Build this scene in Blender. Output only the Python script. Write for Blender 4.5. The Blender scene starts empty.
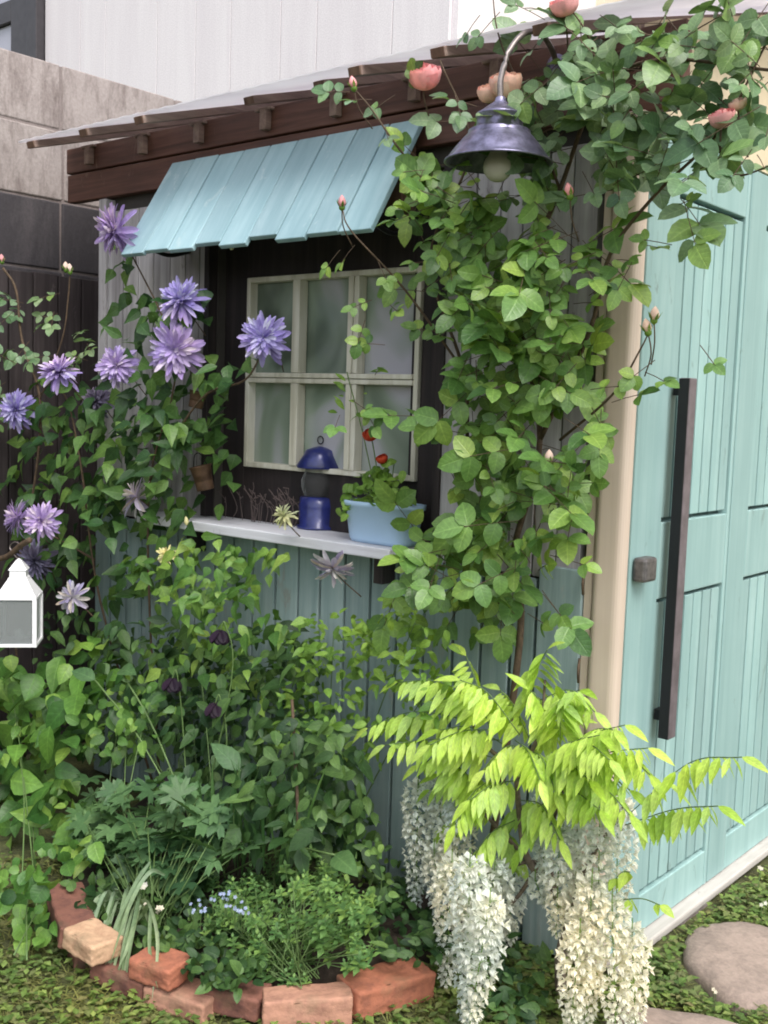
import bpy, math, random
import numpy as np
from mathutils import Vector, Matrix
random.seed(7)
RD = math.radians
col = bpy.context.scene.collection
sc = bpy.context.scene
U = random.uniform

# ------------------------------------------------------------------ camera solve
F = 1090.0
def _n(v):
    v = np.array(v, float); return v/np.linalg.norm(v)
_x = -_n((-1304, 152, -1090)); _y = _n((921, 77, -1090)); _y = _n(_y-_x*np.dot(_x, _y)); _z = np.cross(_x, _y)
RM = np.array([_x, _y, _z])
CAM = np.array((1.3328283, -2.60360587, 1.5))
def on(px, py, ax, v):
    """world point where the sight line through a pixel meets the plane axis ax = v"""
    r = RM @ np.array((px-384, -(py-512), -F)); t = (v-CAM[ax])/r[ax]
    return Vector(CAM + r*t)
def onY(px, py, y): return on(px, py, 1, y)
def onZ(px, py, z): return on(px, py, 2, z)
def onX(px, py, x): return on(px, py, 0, x)

# ------------------------------------------------------------------ object helpers
def tag(o, label=None, cat=None, group=None, kind=None):
    if label: o['label'] = label
    if cat: o['category'] = cat
    if group: o['group'] = group
    if kind: o['kind'] = kind
    return o
def empty(name, loc=(0, 0, 0)):
    o = bpy.data.objects.new(name, None); col.objects.link(o); o.location = loc
    o.empty_display_size = .05
    return o
class MB:
    def __init__(s): s.v = []; s.f = []; s.a = {}
    def add(s, vs, fs):
        b = len(s.v); s.v.extend([tuple(p) for p in vs]); s.f.extend([tuple(b+i for i in f) for f in fs])
    def box(s, x0, x1, y0, y1, z0, z1):
        s.add([(x0,y0,z0),(x1,y0,z0),(x1,y1,z0),(x0,y1,z0),(x0,y0,z1),(x1,y0,z1),(x1,y1,z1),(x0,y1,z1)],
              [(0,3,2,1),(4,5,6,7),(0,1,5,4),(1,2,6,5),(2,3,7,6),(3,0,4,7)])
    def hexa(s, p):
        s.add(p, [(0,3,2,1),(4,5,6,7),(0,1,5,4),(1,2,6,5),(2,3,7,6),(3,0,4,7)])
    def beam(s, a, b, w, h, up=(0,0,1)):
        a = Vector(a); b = Vector(b); d = (b-a).normalized(); up = Vector(up)
        sd = d.cross(up).normalized()*w/2; u = sd.cross(d).normalized()*h/2
        s.hexa([a-sd-u, a+sd-u, b+sd-u, b-sd-u, a-sd+u, a+sd+u, b+sd+u, b-sd+u])
    def tube(s, pts, r, n=6, cap=True):
        pts = [Vector(p) for p in pts]; m = len(pts)
        rs = r if isinstance(r, (list, tuple)) else [r]*m
        ref = Vector((0.13, .31, .94)); vs = []; fs = []
        for i, p in enumerate(pts):
            d = (pts[min(i+1, m-1)]-pts[max(i-1, 0)])
            d = d.normalized() if d.length > 1e-9 else Vector((0, 0, 1))
            a = d.cross(ref)
            if a.length < .05: a = d.cross(Vector((1, 0, 0)))
            a.normalize(); b = d.cross(a)
            ref = b.cross(d) if False else ref
            for k in range(n):
                t = 2*math.pi*k/n; vs.append(p+(a*math.cos(t)+b*math.sin(t))*rs[i])
        for i in range(m-1):
            for k in range(n):
                fs.append((i*n+k, i*n+(k+1) % n, (i+1)*n+(k+1) % n, (i+1)*n+k))
        if cap:
            fs.append(tuple(range(n-1, -1, -1))); fs.append(tuple((m-1)*n+k for k in range(n)))
        s.add(vs, fs)
    def lathe(s, c, prof, n=28, M=None, sq=False):
        c = Vector(c); vs = []; fs = []
        for r, z in prof:
            for k in range(n):
                t = 2*math.pi*k/n + (math.pi/4 if n == 4 else 0)
                p = Vector((r*math.cos(t), r*math.sin(t), z))
                vs.append(c+(M @ p if M else p))
        for i in range(len(prof)-1):
            for k in range(n):
                fs.append((i*n+k, i*n+(k+1) % n, (i+1)*n+(k+1) % n, (i+1)*n+k))
        s.add(vs, fs)
    def build(s, name, mat, parent=None, bevel=0, smooth=False, solid=0, seg=2):
        me = bpy.data.meshes.new(name); me.from_pydata(s.v, [], s.f); me.update()
        if s.a:
            at = me.attributes.new('vein', 'FLOAT_VECTOR', 'POINT'); buf = np.zeros((len(s.v), 3), 'f'); buf[:, 1] = .5
            for k0, vals in s.a.items(): buf[k0:k0+len(vals)] = vals
            at.data.foreach_set('vector', buf.ravel())
        o = bpy.data.objects.new(name, me); col.objects.link(o)
        if mat: me.materials.append(mat)
        if smooth:
            me.polygons.foreach_set('use_smooth', [True]*len(me.polygons))
        if parent:
            o.parent = parent; o.matrix_parent_inverse = parent_world(parent).inverted()
        if solid:
            md = o.modifiers.new('s', 'SOLIDIFY'); md.thickness = solid; md.offset = 0
        if bevel:
            md = o.modifiers.new('b', 'BEVEL'); md.width = bevel; md.segments = seg; md.limit_method = 'ANGLE'; md.angle_limit = RD(40)
        return o
def parent_world(o):
    m = Matrix.LocRotScale(o.location, o.rotation_euler, o.scale)
    if o.parent: m = parent_world(o.parent) @ o.matrix_parent_inverse @ m
    return m
def spline(pts, k=6):
    pts = [Vector(p) for p in pts]; out = []
    P = [pts[0]*2-pts[1]]+pts+[pts[-1]*2-pts[-2]]
    for i in range(1, len(P)-2):
        a, b, c, d = P[i-1:i+3]
        for j in range(k):
            t = j/k
            out.append(.5*((2*b)+(c-a)*t+(2*a-5*b+4*c-d)*t*t+(3*b-a-3*c+d)*t**3))
    out.append(pts[-1]); return out

# ------------------------------------------------------------------ materials
def newmat(name):
    m = bpy.data.materials.new(name); m.use_nodes = True; nt = m.node_tree
    b = nt.nodes['Principled BSDF']; return m, nt, b
def ramp(nt, fac, stops):
    r = nt.nodes.new('ShaderNodeValToRGB'); e = r.color_ramp.elements
    e[0].position = stops[0][0]; e[0].color = (*stops[0][1], 1)
    e[1].position = stops[-1][0]; e[1].color = (*stops[-1][1], 1)
    for p, c in stops[1:-1]:
        q = e.new(p); q.color = (*c, 1)
    nt.links.new(fac, r.inputs['Fac']); return r.outputs['Color']
def noise(nt, scale=5, detail=4, stretch=(1, 1, 1), rough=.6, coord='Object', dist=0):
    tc = nt.nodes.new('ShaderNodeTexCoord'); mp = nt.nodes.new('ShaderNodeMapping')
    mp.inputs['Scale'].default_value = stretch; nt.links.new(tc.outputs[coord], mp.inputs['Vector'])
    n = nt.nodes.new('ShaderNodeTexNoise'); n.inputs['Scale'].default_value = scale
    n.inputs['Detail'].default_value = detail; n.inputs['Roughness'].default_value = rough; n.inputs['Distortion'].default_value = dist
    nt.links.new(mp.outputs['Vector'], n.inputs['Vector']); return n.outputs['Fac']
def mixc(nt, fac, a, b, mode='MIX'):
    m = nt.nodes.new('ShaderNodeMix'); m.data_type = 'RGBA'; m.blend_type = mode
    if isinstance(fac, (int, float)): m.inputs[0].default_value = fac
    else: nt.links.new(fac, m.inputs[0])
    for i, c in ((6, a), (7, b)):
        if isinstance(c, tuple): m.inputs[i].default_value = (*c, 1)
        else: nt.links.new(c, m.inputs[i])
    return m.outputs[2]
def bump(nt, b, h, strength=.3, dist=.01):
    n = nt.nodes.new('ShaderNodeBump'); n.inputs['Strength'].default_value = strength; n.inputs['Distance'].default_value = dist
    nt.links.new(h, n.inputs['Height']); nt.links.new(n.outputs['Normal'], b.inputs['Normal'])
def island(nt):
    g = nt.nodes.new('ShaderNodeNewGeometry'); return g.outputs['Random Per Island']
def wood(name, c0, c1, c2, st=(1, 1, .06), scale=30, rough=.75, bs=.25, wear=None, isl=.0):
    """boards: grain stretched along st's smallest axis, a tone of its own per board, worn spots"""
    m, nt, b = newmat(name)
    g = noise(nt, scale, 6, st, .65, dist=.4)
    c = ramp(nt, g, [(.3, c0), (.5, c1), (.72, c2)])
    p = noise(nt, 4, 3)
    c = mixc(nt, ramp(nt, p, [(.35, (0, 0, 0)), (.7, (.5, .5, .5))]), c, c0)
    if isl:
        k = ramp(nt, island(nt), [(0, (1-isl,)*3), (1, (1+isl*.35, 1+isl*.35, 1+isl*.3))])
        c = mixc(nt, 1.0, c, k, 'MULTIPLY')
    if wear:
        w = noise(nt, 14, 5, (1, 1, .35), .7, dist=.8)
        c = mixc(nt, ramp(nt, w, [(.62, (0, 0, 0)), (.70, (.75, .75, .75))]), c, wear)
    nt.links.new(c, b.inputs['Base Color']); b.inputs['Roughness'].default_value = rough
    bump(nt, b, g, bs, .006); return m
def plain(name, c, rough=.5, metal=0, var=.15, scale=12, bs=.08, coat=0):
    m, nt, b = newmat(name)
    n = noise(nt, scale, 5)
    cc = ramp(nt, n, [(.3, tuple(x*(1-var) for x in c)), (.7, tuple(min(1, x*(1+var)) for x in c))])
    nt.links.new(cc, b.inputs['Base Color']); b.inputs['Roughness'].default_value = rough; b.inputs['Metallic'].default_value = metal
    b.inputs['Coat Weight'].default_value = coat
    bump(nt, b, n, bs, .004); return m
def leafmat(name, cols, rough=.45, trans=.28, spec=.4, nscale=60, tint=(1.3, 1.25, .6), veins=.6):
    m, nt, b = newmat(name)
    k = len(cols)
    c = ramp(nt, island(nt), [(i/(k-1), q) for i, q in enumerate(cols)])
    n = noise(nt, nscale, 3)
    c = mixc(nt, 1.0, c, ramp(nt, n, [(.3, (.8, .8, .8)), (.7, (1.15, 1.15, 1.1))]), 'MULTIPLY')
    big = noise(nt, 3.0, 2)
    c = mixc(nt, 1.0, c, ramp(nt, big, [(.35, (.78, .88, .9)), (.65, (1.15, 1.1, .95))]), 'MULTIPLY')
    A = nt.nodes.new('ShaderNodeAttribute'); A.attribute_name = 'vein'; sx = nt.nodes.new('ShaderNodeSeparateXYZ'); nt.links.new(A.outputs['Vector'], sx.inputs[0])
    def mth(op, a, b_=None):
        q = nt.nodes.new('ShaderNodeMath'); q.operation = op
        for i, v in ((0, a), (1, b_)):
            if v is None: continue
            if isinstance(v, (int, float)): q.inputs[i].default_value = v
            else: nt.links.new(v, q.inputs[i])
        return q.outputs[0]
    midv = mth('SUBTRACT', 1.0, mth('MINIMUM', mth('MULTIPLY', sx.outputs[1], 9.0), 1.0))
    side = mth('POWER', mth('ABSOLUTE', mth('SINE', mth('MULTIPLY', mth('SUBTRACT', sx.outputs[0], mth('MULTIPLY', sx.outputs[1], .22)), 19.0))), 14.0)
    vein = mth('MULTIPLY', mth('ADD', mth('MULTIPLY', midv, .8), mth('MULTIPLY', side, .35)), sx.outputs[2])
    if veins:
        c = mixc(nt, mth('MULTIPLY', vein, veins), c, mixc(nt, 1.0, c, (1.9, 1.7, 1.8), 'MULTIPLY'))
    nt.links.new(c, b.inputs['Base Color']); b.inputs['Roughness'].default_value = rough
    b.inputs['Specular IOR Level'].default_value = spec
    bump(nt, b, mth('SUBTRACT', n, mth('MULTIPLY', vein, .8)), .35, .003)
    t = nt.nodes.new('ShaderNodeBsdfTranslucent')
    tcx = mixc(nt, 1.0, c, tint, 'MULTIPLY'); nt.links.new(tcx, t.inputs['Color'])
    mx = nt.nodes.new('ShaderNodeMixShader'); mx.inputs[0].default_value = trans
    out = nt.nodes['Material Output']
    nt.links.new(b.outputs[0], mx.inputs[1]); nt.links.new(t.outputs[0], mx.inputs[2]); nt.links.new(mx.outputs[0], out.inputs['Surface'])
    return m

M = {}
M['fascia'] = wood('fascia_wood', (.05, .020, .014), (.115, .048, .033), (.19, .095, .067), (.05, 1, 1), 34, .6, .3, wear=(.20, .13, .10))
M['rafter'] = wood('rafter_wood', (.16, .105, .085), (.26, .18, .15), (.36, .27, .22), (1, .06, 1), 34, .7, .3)
M['brownwood'] = wood('brown_bracket_wood', (.06, .03, .02), (.12, .065, .04), (.2, .12, .075), (1, 1, .06), 34, .7, .3)
M['awning'] = wood('pale_blue_paint', (.26, .42, .475), (.33, .50, .555), (.42, .59, .645), (1, .12, .12), 22, .6, .25, wear=(.46, .58, .60), isl=.22)
M['boards'] = wood('grey_teal_paint', (.21, .30, .31), (.32, .42, .43), (.44, .53, .54), (1, 1, .05), 26, .75, .35, wear=(.30, .31, .29), isl=.30)
M['upper'] = wood('whitewashed_boards', (.28, .26, .27), (.52, .50, .52), (.74, .72, .74), (1, 1, .05), 28, .8, .35, wear=(.12, .09, .08), isl=.35)
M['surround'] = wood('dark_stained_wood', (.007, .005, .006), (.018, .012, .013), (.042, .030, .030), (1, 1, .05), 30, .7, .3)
M['frame'] = wood('cream_window_paint', (.42, .40, .31), (.64, .62, .53), (.78, .77, .71), (1, 1, .08), 22, .6, .2)
M['post'] = wood('cream_corner_post', (.52, .42, .34), (.62, .51, .42), (.70, .60, .50), (1, 1, .04), 12, .5, .12)
M['door'] = wood('turquoise_door_paint', (.25, .40, .395), (.305, .47, .46), (.37, .535, .525), (1, 1, .05), 20, .6, .25, wear=(.17, .24, .22), isl=.2)
M['doorback'] = plain('door_groove', (.05, .085, .08), .9)
M['creamwall'] = plain('cream_render', (.68, .57, .40), .8, 0, .08, 20, .1)
M['black'] = plain('black_iron', (.012, .012, .014), .55, .3)
M['bar'] = plain('dark_bar_metal', (.15, .125, .14), .45, .2, .25, 30)
M['latch'] = plain('weathered_latch', (.14, .13, .13), .5, .5, .4, 50, .3)
M['thresh'] = wood('white_threshold', (.38, .35, .32), (.52, .49, .46), (.62, .60, .57), (1, .06, 1), 20, .7, .3, wear=(.3, .27, .25))
M['shelf'] = wood('white_shelf_paint', (.50, .50, .54), (.64, .65, .70), (.76, .77, .82), (.06, 1, 1), 22, .6, .2, wear=(.35, .32, .34))
M['interior'] = plain('dark_interior', (.05, .045, .04), .9)
M['lampmetal'] = plain('aged_lamp_metal', (.20, .19, .29), .33, .7, .6, 30, .2)
M['armmetal'] = plain('lamp_arm_metal', (.30, .26, .25), .4, .6, .3, 40)
M['lanternwhite'] = plain('white_lantern_paint', (.80, .80, .82), .45, 0, .06, 30)
M['blue'] = plain('blue_enamel', (.020, .028, .15), .3, .1, .35, 30, .05, .4)
M['planter'] = plain('pale_blue_plastic', (.40, .57, .76), .45, 0, .05, 8, .03)
M['soil'] = plain('dark_soil', (.030, .021, .015), .95, 0, .5, 60, .8)
M['tin'] = plain('rusty_tin', (.13, .075, .045), .6, .3, .5, 24, .3)
M['stem'] = plain('brown_stem', (.085, .055, .032), .8, 0, .4, 60, .5)
M['gstem'] = plain('green_stem', (.10, .17, .05), .6, 0, .2, 60)
M['trunk'] = plain('wisteria_bark', (.17, .13, .10), .85, 0, .4, 50, .6)
M['housewhite'] = None

def glass(name, c=(.8, .9, .88), a=.12, rough=.03):
    m, nt, b = newmat(name)
    b.inputs['Base Color'].default_value = (*c, 1); b.inputs['Roughness'].default_value = rough
    b.inputs['Specular IOR Level'].default_value = .6
    t = nt.nodes.new('ShaderNodeBsdfTransparent'); t.inputs['Color'].default_value = (*c, 1)
    mx = nt.nodes.new('ShaderNodeMixShader'); fr = nt.nodes.new('ShaderNodeFresnel'); fr.inputs[0].default_value = 1.5
    ad = nt.nodes.new('ShaderNodeMath'); ad.inputs[1].default_value = a; nt.links.new(fr.outputs[0], ad.inputs[0])
    nt.links.new(ad.outputs[0], mx.inputs[0]); nt.links.new(t.outputs[0], mx.inputs[1]); nt.links.new(b.outputs[0], mx.inputs[2])
    nt.links.new(mx.outputs[0], nt.nodes['Material Output'].inputs['Surface']); return m
M['glass'] = glass('clear_glass')
# window panes: blurred garden reflections painted into the colour as green and lilac mottling
m, nt, b = newmat('painted_pane_reflections')
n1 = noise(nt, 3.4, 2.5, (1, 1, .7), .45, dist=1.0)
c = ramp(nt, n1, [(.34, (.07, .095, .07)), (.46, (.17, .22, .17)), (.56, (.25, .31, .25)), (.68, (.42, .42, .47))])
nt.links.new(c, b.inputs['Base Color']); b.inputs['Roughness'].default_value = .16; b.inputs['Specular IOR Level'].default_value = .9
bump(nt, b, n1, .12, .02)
M['pane_reflection'] = m

# blocks / plaster
def wallmat(name, c, stain, sc1=6, st=(1, 1, .25), bs=.4, thr=(.45, .65), rough=.9):
    m, nt, b = newmat(name)
    n = noise(nt, sc1, 8, st, .7, dist=.3); g = noise(nt, 90, 4)
    cc = ramp(nt, n, [(thr[0], c), (thr[1], stain)])
    cc = mixc(nt, 1.0, cc, ramp(nt, g, [(.3, (.85, .85, .85)), (.7, (1.1, 1.1, 1.1))]), 'MULTIPLY')
    nt.links.new(cc, b.inputs['Base Color']); b.inputs['Roughness'].default_value = rough; bump(nt, b, g, bs, .004); return m
M['block'] = wallmat('concrete_block', (.36, .315, .30), (.19, .155, .145), 13, (1, 1, .3))
M['blockdark'] = wallmat('dark_stained_block', (.050, .045, .050), (.09, .08, .085), 7, (1, 1, .2))
M['mortar'] = wallmat('mortar', (.25, .21, .20), (.18, .15, .14))
M['fence'] = wood('dark_fence_wood', (.022, .016, .017), (.045, .034, .036), (.085, .068, .070), (1, 1, .05), 26, .8, .35, wear=(.12, .10, .10), isl=.4)
M['siding'] = wallmat('white_siding', (.80, .76, .78), (.70, .65, .68), 2.2, (1.5, 1, .12), .1, (.4, .75), .6)
M['creamhouse'] = wallmat('cream_siding', (.78, .71, .55), (.70, .62, .47), 2, (1, 1, .3), .1)
M['darkframe'] = plain('dark_window_frame', (.06, .055, .06), .4, .3)
# roof sheet: translucent
m, nt, b = newmat('translucent_roof_sheet')
n = noise(nt, 5, 5, (1, .3, 1)); c = ramp(nt, n, [(.3, (.80, .77, .80)), (.7, (.92, .90, .92))])
nt.links.new(c, b.inputs['Base Color']); b.inputs['Roughness'].default_value = .35
t = nt.nodes.new('ShaderNodeBsdfTranslucent'); nt.links.new(c, t.inputs['Color'])
mx = nt.nodes.new('ShaderNodeMixShader'); mx.inputs[0].default_value = .62
nt.links.new(b.outputs[0], mx.inputs[1]); nt.links.new(t.outputs[0], mx.inputs[2]); nt.links.new(mx.outputs[0], nt.nodes['Material Output'].inputs['Surface'])
M['sheet'] = m
# bulb glass: frosted opal, unlit
m, nt, b = newmat('frosted_bulb'); b.inputs['Base Color'].default_value = (.50, .48, .44, 1); b.inputs['Roughness'].default_value = .35
M['bulb'] = m
def brickmat(name, c, d):
    m, nt, b = newmat(name); n = noise(nt, 18, 7, rough=.7); g = noise(nt, 120, 3)
    cc = ramp(nt, n, [(.3, d), (.5, c), (.75, tuple(min(1, q*1.3) for q in c))])
    s = noise(nt, 7, 4); cc = mixc(nt, ramp(nt, s, [(.56, (0, 0, 0)), (.72, (.55, .55, .55))]), cc, (.10, .11, .06))
    nt.links.new(cc, b.inputs['Base Color']); b.inputs['Roughness'].default_value = .9; bump(nt, b, g, .5, .004); return m
M['brick_red'] = brickmat('red_brick', (.36, .13, .075), (.20, .075, .05))
M['brick_tan'] = brickmat('tan_brick', (.50, .32, .20), (.36, .20, .12))
M['brick_peach'] = brickmat('peach_brick', (.42, .22, .15), (.28, .14, .10))
M['brick_dark'] = brickmat('maroon_brick', (.20, .085, .06), (.09, .04, .035))
M['stone'] = wallmat('pinkish_stone', (.34, .26, .22), (.22, .17, .145), 10, (1, 1, 1), .7)

# foliage
M['rose'] = leafmat('rose_leaf', [(.05, .12, .03), (.10, .205, .05), (.145, .27, .065), (.17, .30, .09), (.20, .34, .075), (.27, .39, .09)], .38, .25, .5)
M['rose2'] = leafmat('rose_leaf_sage_sky_sheen', [(.07, .14, .07), (.12, .21, .10), (.18, .28, .15), (.22, .32, .20), (.16, .28, .07)], .38, .25, .5)  # bluish sky sheen of the upper rose sprays, put into the leaf colour
M['clem'] = leafmat('clematis_leaf', [(.025, .065, .025), (.045, .11, .032), (.075, .155, .042), (.14, .25, .06)], .42)
M['shrub'] = leafmat('bright_shrub_leaf', [(.045, .11, .025), (.085, .19, .04), (.15, .28, .055), (.26, .39, .09)], .45, .3)
M['small'] = leafmat('small_light_leaf', [(.10, .20, .035), (.17, .31, .05), (.25, .40, .08)], .45, .35)
M['hyd'] = leafmat('hydrangea_leaf', [(.035, .10, .025), (.07, .17, .035), (.12, .25, .045), (.24, .38, .08)], .4, .25)
M['dark'] = leafmat('dark_herb_leaf', [(.018, .05, .018), (.035, .085, .026), (.07, .14, .04), (.11, .2, .06)], .5)
M['lobed'] = leafmat('lobed_leaf', [(.06, .13, .055), (.085, .175, .07), (.12, .22, .09)], .5)
M['oreg'] = leafmat('herb_leaf', [(.08, .17, .055), (.12, .235, .075), (.17, .30, .09), (.24, .38, .10)], .5)
M['strap'] = leafmat('silvery_strap_leaf', [(.14, .22, .12), (.22, .31, .19), (.32, .41, .28)], .45)
M['blade'] = leafmat('upright_blade_leaf', [(.05, .12, .035), (.08, .17, .05), (.12, .22, .07)], .4)
M['wist'] = leafmat('wisteria_leaf', [(.30, .47, .05), (.42, .60, .09), (.55, .72, .16), (.46, .64, .18)], .42, .35)
M['gc'] = leafmat('groundcover_leaf', [(.08, .14, .035), (.14, .22, .05), (.24, .32, .09), (.18, .17, .08), (.12, .20, .055)], .6)
M['moss'] = leafmat('mossy_blades', [(.12, .14, .04), (.18, .20, .06), (.25, .24, .09), (.14, .19, .05)], .7)
def petalmat(name, cols, trans=.3, rough=.6): return leafmat(name, cols, rough, trans, .2, 40, (1, 1, 1), 0)
M['purple'] = petalmat('lavender_petal', [(.40, .29, .68), (.50, .38, .76), (.58, .47, .82), (.82, .74, .88)])
M['purple_pale'] = petalmat('pale_lavender_petal', [(.42, .36, .62), (.62, .55, .72), (.78, .72, .74), (.60, .46, .40)])
M['faded'] = petalmat('faded_mauve_petal', [(.16, .13, .20), (.26, .21, .34), (.38, .33, .46)])
M['cream'] = petalmat('cream_petal', [(.70, .66, .38), (.78, .74, .50), (.66, .70, .35)])
M['wflower'] = petalmat('white_floret', [(.88, .85, .80), (.92, .90, .87), (.93, .92, .90), (.90, .86, .78)], .42)
M['pink'] = petalmat('pink_rose_petal', [(.97, .30, .33), (.98, .56, .58), (.96, .38, .42), (.98, .46, .48)], .2)
M['pinkpale'] = petalmat('peach_rose_petal', [(.95, .62, .56), (.97, .74, .66), (.95, .52, .48)], .2)
M['red'] = petalmat('scarlet_petal', [(.60, .06, .03), (.72, .11, .05)], .2)
M['columb'] = petalmat('blackish_purple_petal', [(.012, .006, .014), (.028, .012, .03)], .05)
M['bluefl'] = petalmat('tiny_blue_petal', [(.30, .36, .62), (.48, .54, .75), (.40, .40, .68)])
M['whitefl'] = petalmat('tiny_white_petal', [(.75, .68, .62), (.82, .76, .68)])

# ------------------------------------------------------------------ leaf shapes
TOCAM = Vector((.45, -.87, .1)).normalized()
def rv(): 
    while True:
        v = Vector((U(-1, 1), U(-1, 1), U(-1, 1)))
        if .05 < v.length < 1: return v.normalized()
def frame(d, nrm):
    d = Vector(d).normalized(); n = Vector(nrm); n = n-d*n.dot(d)
    if n.length < 1e-3: n = d.orthogonal()
    n.normalize(); return d, n, d.cross(n)
PROF = {
 'ovate': [(0, .0), (.12, .55), (.32, .98), (.55, .9), (.78, .55), (1, 0)],
 'round': [(0, .0), (.12, .72), (.36, 1.0), (.62, .94), (.85, .55), (1, 0)],
 'pointed': [(0, .0), (.15, .7), (.32, 1), (.55, .75), (.8, .3), (1, 0)],
 'lance': [(0, .15), (.25, .8), (.5, 1), (.75, .7), (1, 0)],
 'petal': [(0, .3), (.3, .75), (.6, 1), (.82, .9), (.95, .5), (1, .1)],
 'tiny': [(0, .1), (.45, 1), (1, 0)],
}
def leaf(mb, p, d, nrm, L, W, prof='ovate', fold=.25, droop=.2, wav=0):
    d, n, s = frame(d, nrm); p = Vector(p); vs = []; fs = []; at = []
    pr = PROF[prof]; k = len(pr)
    for i, (t, w) in enumerate(pr):
        c = p+d*(L*t)-n*(droop*L*t*t)
        h = w*W/2
        j = U(-wav, wav)*W if wav else 0
        vs += [c-s*h+n*(fold*h+j), c, c+s*h+n*(fold*h-j)]; at += [(t, 1, 1), (t, 0, 1), (t, 1, 1)]
    for i in range(k-1):
        a = i*3; fs += [(a, a+1, a+4, a+3), (a+1, a+2, a+5, a+4)]
    mb.a[len(mb.v)] = at; mb.add(vs, fs)
def lobed(mb, p, d, nrm, R, lobes=5, depth=.55):
    d, n, s = frame(d, nrm); p = Vector(p); vs = [p+n*(-.04*R)]; fs = []
    m = lobes*6+1; a0 = RD(-145); a1 = RD(145)
    for i in range(m):
        t = i/(m-1); a = a0+(a1-a0)*t
        ph = abs(math.sin(t*lobes*math.pi)); sec = .10*math.cos(t*lobes*math.pi*6)
        r = R*((1-depth)+depth*ph**.7+sec)*(.72+.28*math.cos(a*.6))
        vs.append(p+(d*math.cos(a)+s*math.sin(a))*r+n*(-.15*R*(r/R)**2+.10*R*ph))
    for i in range(1, m): fs.append((0, i, i+1))
    mb.add(vs, fs)
def blocked(p):   # keep the air in front of the lamp, the tin pots and the blooms free of leaves
    for c, r, back in CLEAR:
        v = p-c; dc = (Vector(CAM)-c).normalized(); al = v.dot(dc)
        if al > back and (v-dc*al).length < r: return True
    return False
CLEAR = [(onY(500, 140, -.34), .15, -.10), (onY(205, 478, -.12), .085, -.03), (onY(197, 402, -.14), .062, -.02), (onY(722, 118, -.34), .05, -.05)]
def blob_ptsZ(blobs, k=1.0):
    """points over the soil: the last two range values are heights"""
    out = []
    for (px, py, rx, ry, za, zb, n) in blobs:
        for _ in range(int(n*k)):
            while True:
                a, b = U(-1, 1), U(-1, 1)
                if a*a+b*b < 1: break
            out.append(onZ(px+a*rx, py+b*ry, U(za, zb)))
    return out
def blob_pts(blobs, k=1.0):
    """points filling ellipses of sight lines, each blob = (px,py,rx,ry,ynear,yfar,count)"""
    out = []
    for (px, py, rx, ry, ya, yb, n) in blobs:
        for _ in range(int(n*k)):
            while True:
                a, b = U(-1, 1), U(-1, 1)
                if a*a+b*b < 1: break
            q = onY(px+a*rx, py+b*ry, U(ya, yb))
            if not blocked(q): out.append(q)
    return out
def facing(up=.45, j=.7):
    return (TOCAM*.7+Vector((0, 0, up))+rv()*j).normalized()
def rose_leaf(mb, sm, p, d, L=.048, n=5, prof='round', wr=.78):
    wr *= U(.85, 1.1)
    nrm = facing(.5, .5); d, nn, s = frame(d, nrm)
    ax = [p, p+d*L*.9-nn*.004, p+d*L*1.9-nn*.012]
    if sm: sm.tube(ax, .0012, 3, False)
    sc_ = U(.8, 1.2)
    leaf(mb, ax[2], d+rv()*.2, nn+rv()*.3, L*1.1*sc_, L*wr*sc_*1.05, prof, .2, .25, .03)
    for q, f in ((ax[2], .92), (ax[1], .8))[:(n-1)//2]:
        for sg in (-1, 1):
            leaf(mb, q-d*L*.15, d*.35+s*sg+rv()*.25, nn+rv()*.35, L*f*sc_, L*wr*f*sc_, prof, .2, .25, .03)

def clematis_flower(mb, c, R, nrm, n1=12, n2=26, open_=1.0):
    R = R*1.36
    nrm = Vector(nrm).normalized(); a = nrm.orthogonal().normalized(); b = nrm.cross(a)
    for ring, (k, r, up, w) in enumerate([(n1+1, .95, -.3, .22), (n1+2, .93, .0, .19), (n2//2, .88, .3, .15), (n2//2, .78, .6, .13), (n2//2, .64, 1.1, .12), (n2//4, .48, 2.2, .11)]):
        for i in range(k):
            t = 2*math.pi*(i+U(-.3, .3))/k
            d = (a*math.cos(t)+b*math.sin(t))+nrm*(up+U(-.22, .22))*open_+rv()*.12
            leaf(mb, c+nrm*.003*ring, d, nrm, R*r*U(.85, 1.12), R*w*U(.95, 1.3), 'petal', .5, U(-.25, .5), .06)
def rose_flower(mb, c, R, nrm, rings=4):
    """a full cup of overlapping petals, nearly a ball, outer petals curling open"""
    nrm = Vector(nrm).normalized(); a = nrm.orthogonal().normalized(); b = nrm.cross(a)
    for r in range(rings+1):
        k = (3, 4, 5, 6, 6)[min(r, 4)]; rr = R*(.25+.75*r/rings); opn = r/rings; cxo = a*U(-.06, .06)*R+b*U(-.06, .06)*R
        for i in range(k):
            t = 2*math.pi*(i+.5*(r % 2))/k+U(-.15, .15)
            o = a*math.cos(t)+b*math.sin(t); s = nrm.cross(o); vs = []; fs = []; hmax = U(.78, .92)-.16*opn; rr = R*(.22+.78*(r+U(-.12, .12))/rings)
            for iu in range(7):
                h = iu/6*hmax; la = math.pi*(h-.5)          # latitude on the ball
                for iv in range(-3, 4):
                    ang = iv*.22*(1.05 if iu else .6)
                    flare = 1+max(0, h-.50)*(1.25*opn+U(-.03, .03))
                    rad = rr*math.cos(la)*flare+(.004 if iu else 0)
                    z = R*(.95-.05*opn)*math.sin(la)*(1-.02*iv*iv*(1 if iu > 4 else 0))
                    vs.append(c+cxo+(o*math.cos(ang)+s*math.sin(ang))*rad+nrm*z)
            for iu in range(6):
                for iv in range(6):
                    q = iu*7+iv; fs.append((q, q+1, q+8, q+7))
            mb.add(vs, fs)
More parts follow.
